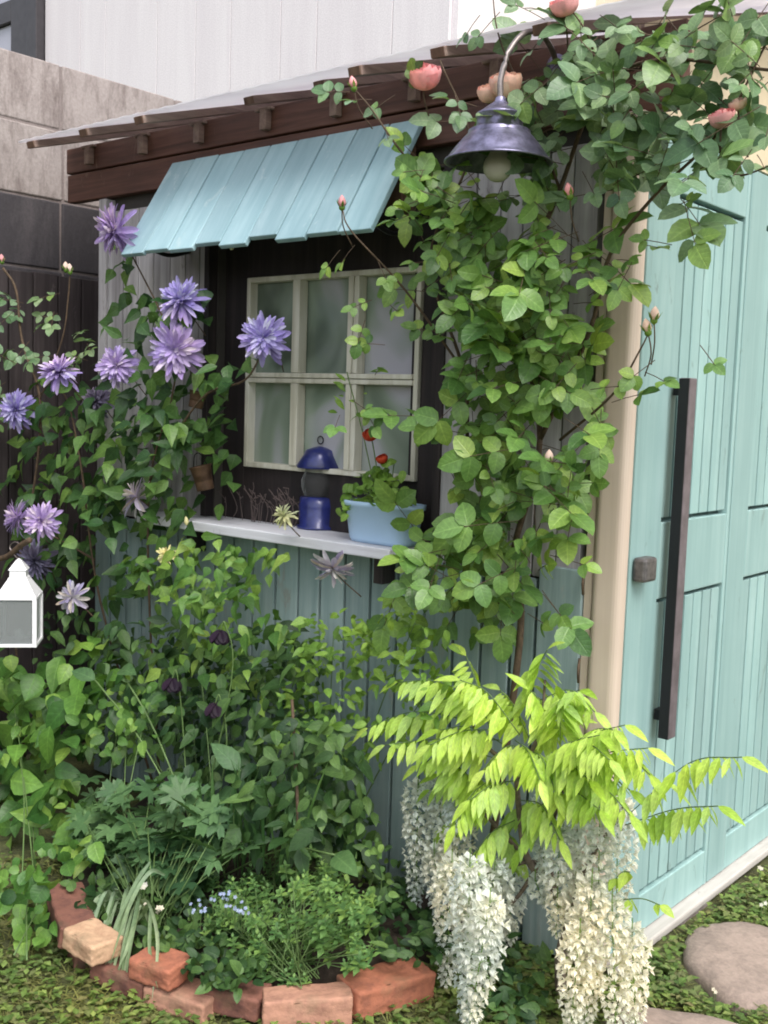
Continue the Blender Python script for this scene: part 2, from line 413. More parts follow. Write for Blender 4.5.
def bud(mb, gm, c, d, L, R):
    d = Vector(d).normalized(); M3 = d.to_track_quat('Z', 'Y').to_matrix()
    mb.lathe(c, [(R*.5, 0), (R*.95, L*.22), (R, L*.42), (R*.7, L*.72), (R*.2, L*.96), (.0005, L)], 8, M3)
    gm.lathe(c, [(.0015, -L*.35), (R*.7, -L*.2), (R*.8, 0), (R*.62, L*.08)], 7, M3)
    for i in range(5):
        t = i*1.257; o = M3 @ Vector((math.cos(t), math.sin(t), 0))
        leaf(gm, c+o*R*.6, d+o*.45, o, L*.75, R*.7, 'pointed', .2, -.1)

# ------------------------------------------------------------------ world, light, camera
w = bpy.data.worlds.new('World'); sc.world = w; w.use_nodes = True
bg = w.node_tree.nodes['Background']; sky = w.node_tree.nodes.new('ShaderNodeTexSky'); sky.sky_type = 'NISHITA'; sky.sun_disc = False
AZ = Vector((.80, -.38, 1.25)).normalized()
el = math.asin(AZ.z); rot = math.atan2(AZ.x, AZ.y)
sky.sun_elevation = el; sky.sun_rotation = rot; sky.air_density = 1.0; sky.dust_density = 3.0; sky.ozone_density = .6
hs_ = w.node_tree.nodes.new('ShaderNodeHueSaturation'); hs_.inputs['Saturation'].default_value = .35
w.node_tree.links.new(sky.outputs[0], hs_.inputs['Color']); w.node_tree.links.new(hs_.outputs[0], bg.inputs['Color']); bg.inputs['Strength'].default_value = .15
sd = bpy.data.lights.new('sun', 'SUN'); sd.energy = 1.15; sd.angle = RD(32); sd.color = (1, .95, .90)
so = bpy.data.objects.new('sun', sd); col.objects.link(so); so.rotation_euler = AZ.to_track_quat('Z', 'Y').to_euler(); so.location = (3, -3, 6)
cd = bpy.data.cameras.new('camera'); co = bpy.data.objects.new('camera', cd); col.objects.link(co)
cd.sensor_fit = 'VERTICAL'; cd.sensor_height = 24; cd.sensor_width = 18; cd.lens = 24*F/1024; cd.clip_start = .05; cd.clip_end = 500
mw = Matrix([list(RM[i])+[CAM[i]] for i in range(3)]+[[0, 0, 0, 1]]); co.matrix_world = mw
sc.camera = co
sc.view_settings.view_transform = 'Standard'; sc.view_settings.look = 'None'; sc.view_settings.gamma = 1; sc.view_settings.exposure = .98
sc.render.engine = 'CYCLES'; sc.cycles.filter_width = 1.9
sc.cycles.max_bounces = 8; sc.cycles.transparent_max_bounces = 12

# ------------------------------------------------------------------ ground
G = -.035
def gz(x, y): return G+.010*math.sin(x*5.1+1)*math.sin(y*4.3)+.006*math.sin(x*13+y*9)
mb = MB(); N = 70; xs = [-60, -12]+[-4+9*i/N for i in range(N+1)]+[14, 60]; ys = [-60, -12]+[-3+6*i/N for i in range(N+1)]+[14, 60]
vs = [(x, y, gz(x, y) if -4 <= x <= 5 and -3 <= y <= 3 else G) for y in ys for x in xs]; k = len(xs)
fs = [(j*k+i, j*k+i+1, (j+1)*k+i+1, (j+1)*k+i) for j in range(len(ys)-1) for i in range(k-1)]
mb.add(vs, fs)
m, nt, b = newmat('mossy_soil')
n = noise(nt, 6, 8, rough=.7); g = noise(nt, 80, 5)
c = ramp(nt, n, [(.3, (.04, .04, .02)), (.5, (.09, .10, .038)), (.7, (.15, .16, .055))])
c = mixc(nt, 1.0, c, ramp(nt, g, [(.3, (.6, .6, .6)), (.7, (1.3, 1.3, 1.2))]), 'MULTIPLY')
nt.links.new(c, b.inputs['Base Color']); b.inputs['Roughness'].default_value = .95; bump(nt, b, g, 1, .01)
tag(mb.build('ground', m, smooth=True), kind='structure')

# ------------------------------------------------------------------ shed
shed = tag(empty('garden_shed', (0, 0, 0)), 'small wooden garden shed with grey teal boards, dark window recess and turquoise door', 'shed')
XL = -2.315
# lower board cladding
mb = MB(); x = XL
while x < -.30:
    wd = U(.088, .104); x1 = min(x+wd, -.262)
    mb.box(x, x1, -.032+U(-.002, .002), -.012, -.02, 1.030+U(-.004, .004)); x = x1+.010
o = mb.build('lower_boards', M['boards'], shed, .003)
mb = MB(); mb.box(-.250, -.114, -.036, -.012, -.02, 1.072)
o = mb.build('end_board', M['boards'], shed, .003)
mb = MB(); mb.box(XL, -.115, -.011, .0, -.03, 1.03); mb.build('board_backing', M['surround'], shed)
# upper walls left & right of the window
def upper(x0, x1, z0, z1, name):
    mb = MB(); x = x0
    while x < x1-.02:
        wd = U(.075, .1); xx = min(x+wd, x1); mb.box(x, xx-.005, -.018+U(-.003, .003), .012, z0, z1); x = xx
    return mb.build(name, M['upper'], shed, .002)
upper(-2.265, -1.67, 1.035, 2.20, 'upper_boards'); upper(-.62, -.125, 1.035, 2.2, 'upper_boards')
mb = MB(); mb.box(-2.313, -2.268, -.03, .03, 1.035, 2.25); mb.build('corner_strip', M['upper'], shed, .003)
# shell: closed box with dark inside
mb = MB()
mb.box(XL+.005, -1.66, .013, .05, -.03, 2.33); mb.box(-.635, -.112, .013, .05, -.03, 2.33)
mb.box(-1.66, -.635, .013, .05, -.03, 1.03); mb.box(-1.66, -.635, .013, .05, 2.20, 2.33)
mb.box(XL+.005, XL+.05, .05, 2.0, -.03, 2.33); mb.box(XL+.05, -.05, 1.95, 2.0, -.03, 2.9)
mb.build('inner_shell', M['interior'], shed)
# dark window surround (recessed) with reveal
mb = MB()
mb.box(-1.668, -1.552, .052, .12, 1.03, 2.2); mb.box(-.80, -.627, .052, .12, 1.03, 2.2)
mb.box(-1.552, -.80, .052, .12, 1.03, 1.262); mb.box(-1.552, -.80, .052, .12, 1.915, 2.2)
mb.build('window_surround', M['surround'], shed, .003)
for jx in (-1.69, -.641):
    mb = MB(); mb.box(jx, jx+.026, -.028, .051, 1.076, 2.2); mb.build('window_jamb', M['surround'], shed, .003)
# window
win = MB(); yf = .058; t = .018; _a = onY(247, 279, .036); _b = onY(414, 480, .036); x0, x1, z0, z1 = _a.x, _b.x, _b.z-.006, _a.z+.004
mid = onY(330, 378, .03).z; ma = onY(300, 375, yf).x; mbx = onY(357, 375, yf).x
win.box(x0, x0+t, yf-.022, yf+.02, z0, z1); win.box(x1-t, x1, yf-.022, yf+.02, z0, z1)
win.box(x0+t, x1-t, yf-.022, yf+.02, z0, z0+t); win.box(x0+t, x1-t, yf-.022, yf+.02, z1-t, z1)
wf = MB.build(win, 'window', M['frame'], shed, .003)
bars = MB()
for (a, bb) in ((ma-.017, ma+.017), (mbx-.024, mbx-.002), (mbx+.002, mbx+.022)):
    bars.box(a, bb, yf-.028, yf+.012, z0+t, mid-.020); bars.box(a, bb, yf-.028, yf+.012, mid+.016, z1-t)
bars.box(x0+t, x1-t, yf-.026, yf+.012, mid-.019, mid-.003); bars.box(x0+t, x1-t, yf-.030, yf+.012, mid-.001, mid+.015)
bars.build('glazing_bars', M['frame'], wf, .0025)
gl = MB(); gl.box(x0+t, x1-t, yf+.0135, yf+.0175, z0+t, z1-t); gl.build('pane', M['pane_reflection'], wf)
# shelf
mb = MB(); mb.box(-1.90, -.695, -.150, .051, 1.040, 1.074); mb.build('window_shelf', M['shelf'], shed, .004)
for x in (-.78, -1.66):
    mb = MB(); mb.box(x-.018, x+.018, -.10, -.037, .955, 1.038); mb.build('shelf_bracket', M['surround'], shed, .003)
# fascia
mb = MB(); mb.box(-2.532, .09, -.03, .012, 2.368, 2.464); mb.box(-2.530, .088, -.026, .012, 2.256, 2.363)
fa = mb.build('fascia', M['fascia'], shed, .004)
mb = MB(); mb.box(-2.5, -.12, .014, .05, 2.34, 2.40); mb.build('top_plate', M['surround'], shed)
# rafters and sheet. slope from eave (y=-.28) upward to the back
SL = math.tan(RD(16.8)); EY = -.285
def rz(y): return 2.410+(y-EY)*SL
raf = [-2.377, -2.045, -1.730, -1.395, -1.08, -.767, -.478, -.165]
for x in raf:
    mb = MB(); e0 = EY if x not in (-1.395, -1.08) else -.10
    mb.beam((x, e0, rz(e0)+.004), (x, 2.1, rz(2.1)+.004), .045, .026)
    r = mb.build('rafter', M['rafter'], shed, .002)
    mb = MB(); mb.beam((x, e0-.004, rz(e0-.004)+.004), (x, e0-.0005, rz(e0-.0005)+.004), .042, .023); mb.build('end_grain', M['brownwood'], r)
    mb = MB(); mb.box(x+.004, x+.034, -.058, -.0315, 2.385, 2.448); mb.box(x-.03, x+.05, -.05, -.0315, 2.449, 2.458); mb.build('rafter_block', M['rafter'], r, .002)
mb = MB(); vs = []; fs = []; nx = 260
for i in range(nx+1):
    x = -2.47+(.16+2.47)*i/nx
    h = .021+.0012*math.cos(x*2*math.pi/.076)
    for y in (EY+.005, .6, 2.12): vs.append((x, y, rz(y)+h+.004))
for i in range(nx):
    for j in range(2): a = i*3+j; fs.append((a, a+3, a+4, a+1))
mb.add(vs, fs); mb.build('roof_sheet', M['sheet'], shed, smooth=True, solid=.007)
# brown bracket post under the fascia
mb = MB(); mb.box(-.80, -.735, -.10, -.040, 2.06, 2.258); mb.build('eave_bracket', M['brownwood'], shed, .003)
# awning: planks hung on the fascia
aw = empty('awning'); aw.parent = shed
mb = MB(); AX0, AX1 = -1.840, -.700; nb = 9; wd = (AX1-AX0)/nb
T = Vector((0, -.050, 2.325)); D = Vector((0, -.215, -.342)); Dn = D.normalized(); Nn = Vector((0, -Dn.z, Dn.y)); Nn = Vector((0, -.342, .215)).normalized()*1
ext = [.008, .002, .008, -.006, .012, -.010, .012, .002, .004]
for i in range(nb):
    a = AX0+wd*i+.0025; b_ = AX0+wd*(i+1)-.0025
    A = T; B = T+D+Dn*ext[i]; th = Nn*.009; off = Nn*U(-.0015, .0015)
    mb.hexa([Vector((a, *(B-th+off)[1:])), Vector((b_, *(B-th+off)[1:])), Vector((b_, *(A-th+off)[1:])), Vector((a, *(A-th+off)[1:])),
             Vector((a, *(B+th+off)[1:])), Vector((b_, *(B+th+off)[1:])), Vector((b_, *(A+th+off)[1:])), Vector((a, *(A+th+off)[1:]))])
mb.build('awning_planks', M['awning'], aw, .003)
mb = MB()
for f in (.18, .8):
    q = T+D*f-Nn*.022; mb.beam((AX0+.03, q.y, q.z), (AX1-.03, q.y, q.z), .03, .022, up=Nn)
mb.build('awning_battens', M['surround'], aw)
for x in (AX0+.06, AX1-.05):
    mb = MB(); mb.tube(spline([(x, -.02, 2.02), (x, -.12, 1.995), (x, -.225, 2.02)], 5), .008, 6)
    mb.build('awning_bracket', M['black'], aw, smooth=True)
# corner post (rounded outer edge)
mb = MB(); mb.box(-.086, .004, -.045, .006, -.03, 2.262); mb.build('corner_post', M['post'], shed, .022, seg=5)
mb = MB(); mb.box(-.112, -.088, -.030, .011, -.03, 2.262); mb.build('post_trim', M['post'], shed, .004)
for pz in (1.04, .80):
    mb = MB(); mb.tube(spline([(-.105, -.045, pz-.03), (-.098, -.062, pz), (-.105, -.045, pz+.035)], 5), .004, 5); mb.build('wire_hook', M['stem'], shed, smooth=True)
# side wall: cream over the door, sloped top
mb = MB(); y0, y1 = .012, 2.0
mb.add([(-.045, y0, 2.245), (-.002, y0, 2.245), (-.002, y1, 2.245), (-.045, y1, 2.245),
        (-.045, y0, rz(y0)-.012), (-.002, y0, rz(y0)-.012), (-.002, y1, rz(y1)-.012), (-.045, y1, rz(y1)-.012)],
       [(0, 3, 2, 1), (4, 5, 6, 7), (0, 1, 5, 4), (1, 2, 6, 5), (2, 3, 7, 6), (3, 0, 4, 7)])
mb.build('side_wall', M['creamwall'], shed)
# doors
def door(ya, yb, st0, st1):
    d = MB(); X0, X1 = -.040, .0
    d.box(X0, X1, ya, ya+st0, .012, 2.238); d.box(X0, X1, yb-st1, yb, .012, 2.238) if st1 else None
    a, c_ = ya+st0, yb-st1
    for z0, z1 in ((.012, .125), (.985, 1.200), (2.09, 2.238)): d.box(X0, X1-.001, a+.002, c_-.002, z0, z1)
    o = d.build('door', M['door'], shed, .003)
    p = MB()
    for z0, z1 in ((.130, .980), (1.205, 2.085)):
        y = a+.004
        n_ = max(1, round((c_-a)/.066)); s = (c_-a-.006)/n_
        for i in range(n_): p.box(X0+.010, X1-.007+U(-.001, .001), y+s*i+.0046, y+s*(i+1)-.0046, z0+.007, z1-.007)
    p.build('door_planks', M['door'], o, .002)
    q = MB(); q.box(X0+.002, X0+.0095, a-.001, c_+.001, .1, 2.1); q.build('door_backing', M['doorback'], o)
    return o
d1 = door(.010, .652, .17, .02)
d2 = door(.660, 1.45, .135, .10)
mb = MB(); mb.box(.022, .052, .196, .242, .592, 1.598); h = mb.build('handle', M['bar'], d1, .003)
mb = MB(); mb.box(.022, .051, .1915, .1955, .594, 1.596); mb.build('handle_edge', M['black'], h)
for z in (.64, 1.55):
    mb = MB(); mb.box(.0, .0215, .205, .24, z, z+.03); mb.build('handle_mount', M['black'], h)
mb = MB(); mb.box(.002, .042, .018, .088, 1.052, 1.118); mb.build('latch', M['latch'], d1, .009)
mb = MB(); mb.box(-.04, -.002, 1.455, 2.0, -.02, 2.24); mb.build('rear_side_wall', M['creamwall'], shed)
mb = MB(); mb.box(-.045, .040, -.005, 2.05, -.018, .008); mb.build('threshold', M['thresh'], shed, .006)
for y in (.50, 1.3):
    mb = MB(); mb.box(-.03, .034, y-.10, y+.10, -.08, -.019); mb.build('footing_block', M['mortar'], shed, .006)
mb = MB(); mb.box(-2.33, -.05, .05, 1.95, -.03, 0.0); mb.build('shed_floor', M['interior'], shed)

# ------------------------------------------------------------------ wall lamp
lp = onY(499, 140, -.34)
lamp = tag(empty('wall_lamp', lp), 'dark metal barn lamp on a curved arm in front of the roof beam', 'lamp')
R_ = (onY(553, 160, -.34)-onY(445, 160, -.34)).length/2*.81
zt = onY(497, 99, -.34).z-lp.z; zb = onY(497, 163, -.34).z-lp.z
H_ = zt-zb
prof = [(.010, 1.02), (.07*R_+.004, 1.0), (.11*R_, .95), (.24*R_, .87), (.40*R_, .77), (.455*R_, .745), (.46*R_, .72), (.43*R_, .70), (.44*R_, .52), (.47*R_, .505), (.56*R_, .50), (.585*R_, .485), (.585*R_, .455), (.60*R_, .43), (.68*R_, .36), (.80*R_, .24), (.93*R_, .09), (.985*R_, .035), (1.01*R_, .025), (1.02*R_, .0), (.99*R_, -.01)]
inner = [(.96*R_, .02), (.86*R_, .12), (.6*R_, .36), (.44*R_, .5), (.42*R_, .64), (.01, .74)]
mb = MB(); mb.lathe((lp.x, lp.y, lp.z+zb), [(r, z*H_) for r, z in prof+inner], 40)
mb.build('lamp_shade', M['lampmetal'], lamp, smooth=True)
bc = onY(499, 167, -.34); rb = .036
mb = MB(); mb.lathe((lp.x, lp.y, bc.z), [(.001, -rb)]+[(rb*math.cos(RD(a)), rb*math.sin(RD(a))) for a in range(-75, 60, 15)]+[(.017, rb*1.25), (.017, rb*2)], 24)
mb.build('bulb', M['bulb'], lamp, smooth=True)
arm = [(lp.x, lp.y, lp.z+zt-.004)]+[tuple(onY(px, py, y)) for px, py, y in ((501, 78, -.34), (510, 50, -.32), (525, 33, -.27), (541, 34, -.19), (552, 50, -.10), (557, 66, -.035))]
mb = MB(); mb.tube(spline(arm, 6), .0075, 10); mb.build('lamp_arm', M['armmetal'], lamp, smooth=True)
e = Vector(arm[-1]); mb = MB(); mb.lathe(e, [(.001, -.0), (.03, 0), (.03, .006), (.012, .014), (.001, .014)], 20, Vector((0, -1, 0)).to_track_quat('Z', 'Y').to_matrix()); mb.build('wall_plate', M['lampmetal'], lamp, smooth=True)

# ------------------------------------------------------------------ block wall, fence, houses
bw = tag(empty('block_wall', (-2.75, 0, G)), 'weathered concrete block wall with dark stained lower courses behind the shed', 'wall')
rows = [(2.595, 2.855, 'block'), (2.305, 2.585, 'block'), (2.018, 2.295, 'blockdark'), (1.73, 2.008, 'blockdark')]
light = MB(); dark_ = MB()
for r, (z0, z1, mm) in enumerate(rows):
    y = .090-.60*6+(.0 if r % 2 == 0 else .012)
    while y < 5:
        (light if mm == 'block' else dark_).box(-2.90, -2.75+U(-.003, .003), y+.006, y+.594, z0, z1); y += .60
light.build('pale_blocks', M['block'], bw, .006); dark_.build('stained_blocks', M['blockdark'], bw, .006)
mb = MB(); mb.box(-2.89, -2.757, -3.5, 5.1, G-.1, 2.85); mb.build('mortar_core', M['mortar'], bw)
fn = tag(empty('board_fence', (-2.68, 0, G)), 'dark brown vertical board fence below the block wall at left', 'fence')
mb = MB(); y = -3.4
while y < .9:
    wd = U(.105, .125); mb.box(-2.705, -2.685+U(-.003, .003), y, y+wd-.007, G, 1.985+U(-.004, .004)); y += wd
mb.build('fence_boards', M['fence'], fn, .003)
mb = MB(); mb.box(-2.745, -2.708, -3.4, .9, 1.80, 1.86); mb.box(-2.745, -2.708, -3.4, .9, .4, .46); mb.build('fence_rail', M['fence'], fn)

hy = 4.0; hb = onY(45, 50, hy); hr = onY(455, 20, hy)
hs = tag(empty('white_house', (-6, hy, G)), 'tall house with off white siding behind the shed', 'house')
mb = MB(); x = hb.x; i = 0
while x < hr.x-.05:
    wd = (.62, .42, .8, .55, .47)[i % 5]; xx = min(x+wd, hr.x); mb.box(x+.004, xx-.004, hy, hy+.03, G, 8.5); x = xx; i += 1
mb.box(-13, hb.x-.004, hy, hy+.03, G, 4.70)
mb.box(-13, hb.x-.004, hy, hy+.03, 7.2, 8.5)
mb.build('siding', M['siding'], hs, .003)
mb = MB(); mb.box(-13, hr.x, hy+.035, hy+4, G, 8.4); mb.build('house_body', M['siding'], hs)
wdw = MB(); wdw.box(hb.x-.55, hb.x-.22, hy-.06, hy+.02, 4.72, 7.18); wdw.box(hb.x-.19, hb.x-.01, hy-.10, hy+.02, 4.72, 7.18)
wdw.box(-13, hb.x-.55, hy-.06, hy+.02, 6.95, 7.18); wdw.box(-13, hb.x-.55, hy-.06, hy+.02, 5.40, 5.62)
wo = wdw.build('window_frame', M['darkframe'], hs, .005)
mb = MB(); mb.box(-12.9, hb.x-.56, hy-.01, hy+.01, 5.63, 6.94); mb.box(-12.9, hb.x-.56, hy-.01, hy+.01, 4.73, 5.39)
m, nt, b = newmat('upper_window_glass'); b.inputs['Base Color'].default_value = (.42, .42, .50, 1); b.inputs['Roughness'].default_value = .1
mb.build('window_glass', m, wo)
ch = tag(empty('cream_house', (0, 6, G)), 'cream coloured house wall showing above the shed roof at upper right', 'house')
mb = MB(); mb.box(-6.4, 9, 6.0, 10, G, 9.0); mb.build('rendered_wall', M['creamhouse'], ch)
for x in (-4.6, -2.0, 1.0):
    mb = MB(); mb.box(x, x+1.2, 5.95, 5.999, 6.2, 7.6); mb.build('window', M['darkframe'], ch, .01)

# ------------------------------------------------------------------ flower bed soil + bricks
BR = [  # (A px, B px) of the near top edge, top z, depth, height, material, label, tilt
 ((60, 930), (47, 884), .085, .10, .058, 'brick_dark', 'dark maroon brick, farthest back at the left end of the bed edge'),
 ((74, 955), (60, 925), .022, .11, .055, 'brick_dark', 'low maroon brick in the bottom course under the tan brick'),
 ((62, 929), (92, 948), .095, .10, .055, 'brick_tan', 'pale tan brick beside the silvery strap leaves, upper course'),
 ((127, 957), (168, 973), .085, .10, .055, 'brick_red', 'red brick with sharp end just right of the strap leaves'),
 ((90, 962), (142, 985), .022, .09, .055, 'brick_dark', 'dark brick low behind the strap leaves'),
 ((143, 986), (203, 1006), .022, .10, .055, 'brick_peach', 'peach brick in the bottom course under the red brick'),
 ((196, 988), (258, 1001), .035, .09, .06, 'brick_dark', 'dark overgrown brick between the red brick and the front peach brick'),
 ((263, 1003), (353, 999), .045, .085, .075, 'brick_peach', 'peach brick at the front of the bed below the herb clump'),
 ((359, 996), (437, 971), .045, .11, .075, 'brick_red', 'large red brick left of the white wisteria'),
]
edge = [onZ(42, 905, 0), onZ(66, 945, 0), onZ(110, 962, 0), onZ(165, 978, 0), onZ(230, 990, 0), onZ(310, 990, 0), onZ(400, 975, 0), onZ(450, 945, 0), Vector((-.38, -.03, 0))]
pts = [Vector((-1.95, -.05, 0)), Vector((-1.72, -.45, 0))]+edge
mb = MB(); cx, cy = -1.1, -.30
pp = spline([Vector((p[0], p[1], 0)) for p in pts], 6); vs = [(cx, cy, .05)]; fs = []
for rr in (.2, .4, .6, .8, .93, 1.0):
    for p in pp: vs.append((cx+(p.x-cx)*rr, cy+(p.y-cy)*rr, (.045 if rr < .9 else .012 if rr < .97 else -.05)+U(-.010, .010)))
L_ = len(pp)
for i in range(L_-1): fs.append((0, 1+i, 2+i))
for r in range(5):
    for i in range(L_-1): a = 1+r*L_+i; fs.append((a, a+L_, a+L_+1, a+1))
mb.add(vs, fs); tag(mb.build('flower_bed', M['soil'], smooth=True), kind='structure')
for A, B, z, W_, Hh, mat, label in BR:
    a = onZ(*A, z); b_ = onZ(*B, z); d = (b_-a); L_b = d.length; d.normalize(); nrm = Vector((-d.y, d.x, 0))
    if nrm.dot(Vector((cx, cy+.1, z))-a) < 0: nrm = -nrm
    c = (a+b_)/2+nrm*W_/2; yaw = math.atan2(d.y, d.x)
    mb = MB(); nx_, ny_, nz_ = 14, 8, 5
    mb.box(-L_b/2, L_b/2, -W_/2, W_/2, -Hh, 0)
    o = mb.build('brick', M[mat], None); o.location = c; o.rotation_euler = (RD(U(-3, 3)), RD(U(-3, 3)), yaw)
    bv = o.modifiers.new('b', 'BEVEL'); bv.width = .007; bv.segments = 3
    md = o.modifiers.new('sub', 'SUBSURF'); md.subdivision_type = 'SIMPLE'; md.levels = 4; md.render_levels = 4
    tx = bpy.data.textures.new('brickwear', 'CLOUDS'); tx.noise_scale = .035
    dm = o.modifiers.new('d', 'DISPLACE'); dm.texture = tx; dm.strength = .011; dm.mid_level = .5
    o.data.polygons.foreach_set('use_smooth', [True]*len(o.data.polygons))
    tag(o, label, 'brick', 'bricks edging the curved flower bed')

# stepping stones
def stone(px, py, rx, ry, label, rot=0):
    c = onZ(px, py, 0.005); mb = MB(); n = 40; vs = []; fs = []
    rings = [(0, .032), (.5, .032), (.8, .028), (.93, .020), (1.0, .004), (1.0, -.05)]
    ph = [U(0, 6) for _ in range(4)]
    vs.append((c.x, c.y, G+.045))
    for f_, z in rings[1:]:
        for k in range(n):
            t = 2*math.pi*k/n; r = 1+.06*math.sin(2*t+ph[0])+.05*math.sin(3*t+ph[1])+.025*math.sin(7*t+ph[2])
            lx, ly = rx*r*f_*math.cos(t), ry*r*f_*math.sin(t); ca, sa = math.cos(rot), math.sin(rot)
            vs.append((c.x+lx*ca-ly*sa, c.y+lx*sa+ly*ca, G+z+.012+.004*math.sin(9*lx+ph[3])*math.cos(11*ly*3)))
    for k in range(n): fs.append((0, 1+k, 1+(k+1) % n))
    for r in range(len(rings)-2):
        for k in range(n):
            a = 1+r*n+k; bb = 1+r*n+(k+1) % n; fs.append((a, a+n, bb+n, bb))
    mb.add(vs, fs); o = mb.build('stepping_stone', M['stone'], None, smooth=True); o['category'] = 'stone'; o['label'] = label; o['group'] = 'stepping stones by the door'
    return c, rx, ry
S1 = stone(752, 958, .185, .25, 'large pinkish stepping stone in front of the white threshold', .4)
S2 = stone(690, 1030, .19, .12, 'low stepping stone cut by the bottom edge beside the wisteria flowers', .4)

# ------------------------------------------------------------------ ground cover (uncountable)
def free(p):
    for c, rx, ry in (S1, S2):
        if ((p.x-c.x)/(rx*.98))**2+((p.y-c.y)/(ry*.98))**2 < 1: return False
    return True
mb = MB(); ms = MB()
import bisect
def bedin(p):   # inside the bed polygon
    c = False; q = pp
    for i in range(len(q)):
        a, b_ = q[i], q[i-1]
        if (a.y > p.y) != (b_.y > p.y) and p.x < (b_.x-a.x)*(p.y-a.y)/(b_.y-a.y)+a.x: c = not c
    return c
for _ in range(10000):
    right = random.random() < .6
    px, py = (U(440, 800), U(830, 1060)) if right else (U(-30, 440), U(860, 1060))
    p = onZ(px, py, G)
    if (p.x < .07 and p.y > -.05) or not free(p) or bedin(p): continue
    p.z = gz(p.x, p.y)
    if (right and random.random() < .75) or random.random() < .35:
        for _k in range(random.choice((2, 3, 4))):
            a = U(0, 6.28); L = U(.014, .032); q = p+Vector((U(-.012, .012), U(-.012, .012), U(.0, .035)))
            leaf(mb, q, (math.cos(a), math.sin(a), U(-.1, .6)), (0, 0, 1), L, L*U(.55, .85), 'tiny', .2, .2)
    else:
        for _k in range(3):
            a = U(0, 6.28); L = U(.02, .05); q = p+Vector((U(-.012, .012), U(-.012, .012), 0))
            leaf(ms, q, (math.cos(a)*.8, math.sin(a)*.8, U(.3, 1.0)), (0, 0, 1), L, .0035, 'lance', .2, .4)
gcv = mb.build('ground_cover', M['gc']); tag(gcv, 'low green creeping plants around the stepping stones', 'ground cover', kind='stuff')
tag(ms.build('moss_grass', M['moss']), 'short yellowish moss and grass outside the brick edge', 'grass', kind='stuff')

# ------------------------------------------------------------------ plants
def plant(name, label, cat='plant', loc=(0, 0, 0), group=None):
    return tag(empty(name, loc), label, cat, group)

# climbing rose
rose = plant('climbing_rose', 'climbing rose with pink blooms covering the wall between window and door post', 'rose', (-.33, -.14, 0))
lf = MB(); lf2 = MB(); st = MB()
canes = [
 [(-.33, -.14, 0), tuple(onY(520, 640, -.12)), tuple(onY(512, 560, -.13)), tuple(onY(540, 440, -.12)), tuple(onY(520, 300, -.14)), tuple(onY(560, 190, -.15)), tuple(onY(600, 90, -.2)), tuple(onY(660, 60, -.25)), tuple(onY(768, 70, -.3))],
 [tuple(onY(512, 640, -.10)), tuple(onY(470, 520, -.12)), tuple(onY(465, 380, -.14)), tuple(onY(430, 260, -.18)), tuple(onY(470, 150, -.24)), tuple(onY(440, 60, -.3))],
 [tuple(onY(540, 440, -.12)), tuple(onY(590, 330, -.16)), tuple(onY(610, 255, -.2)), tuple(onY(655, 195, -.26)), tuple(onY(720, 130, -.3)), tuple(onY(768, 40, -.3))],
 [tuple(onY(560, 190, -.15)), tuple(onY(530, 110, -.2)), tuple(onY(500, 40, -.25)), tuple(onY(492, -10, -.28))],
 [tuple(onY(600, 90, -.2)), tuple(onY(590, 40, -.3)), tuple(onY(568, 5, -.33))],
 [tuple(onY(470, 380, -.14)), tuple(onY(405, 290, -.26)), tuple(onY(352, 232, -.36)), tuple(onY(342, 208, -.36))],
 [tuple(onY(450, 210, -.2)), tuple(onY(400, 150, -.32)), tuple(onY(372, 110, -.36)), tuple(onY(354, 88, -.36))],
 [tuple(onY(560, 440, -.14)), tuple(onY(612, 395, -.22)), tuple(onY(640, 350, -.25)), tuple(onY(652, 325, -.25))],
 [tuple(onY(700, 150, -.3)), tuple(onY(735, 175, -.32)), tuple(onY(772, 165, -.33))],
]
for i, c in enumerate(canes):
    s = spline(c, 7); r0 = .011 if i == 0 else (.007 if i < 3 else .004); st.tube(s, [r0*(1-.7*k/len(s)) for k in range(len(s))], 7)
col_blobs = [(495, 240, 82, 56, -.32, -.06, 54), (515, 325, 70, 62, -.30, -.05, 50), (548, 285, 42, 55, -.3, -.06, 22), (505, 415, 60, 60, -.30, -.05, 44), (525, 490, 50, 50, -.30, -.05, 34),
  (480, 555, 70, 34, -.30, -.05, 36), (440, 575, 42, 28, -.28, -.1, 16), (500, 600, 50, 22, -.25, -.05, 14), (445, 195, 32, 44, -.34, -.15, 14), (565, 475, 22, 40, -.25, -.1, 9),
  (432, 325, 18, 50, -.25, -.12, 7), (600, 405, 18, 22, -.3, -.15, 5), (436, 440, 12, 40, -.25, -.12, 3), (590, 250, 26, 40, -.3, -.12, 10), (560, 360, 30, 40, -.28, -.1, 12)]
top_blobs = [(560, 120, 85, 55, -.34, -.08, 50), (640, 90, 70, 60, -.38, -.1, 42), (705, 70, 55, 60, -.40, -.15, 30), (745, 110, 45, 75, -.42, -.18, 26), (700, 165, 48, 45, -.4, -.2, 20),
  (590, 60, 60, 32, -.34, -.12, 18), (520, 150, 50, 34, -.3, -.1, 14), (640, 160, 40, 40, -.35, -.12, 12), (760, 40, 30, 45, -.4, -.2, 8), (470, 110, 20, 26, -.32, -.2, 4)]
for bl, L, kq in ((col_blobs, lf, .98), (top_blobs, lf2, .72)):
    for p in blob_pts(bl, kq):
        d = Vector((U(-1, 1), U(-.9, .1), U(-.9, .5))); rose_leaf(L, st, p, d, U(.034, .074), random.choice((5, 5, 3)))
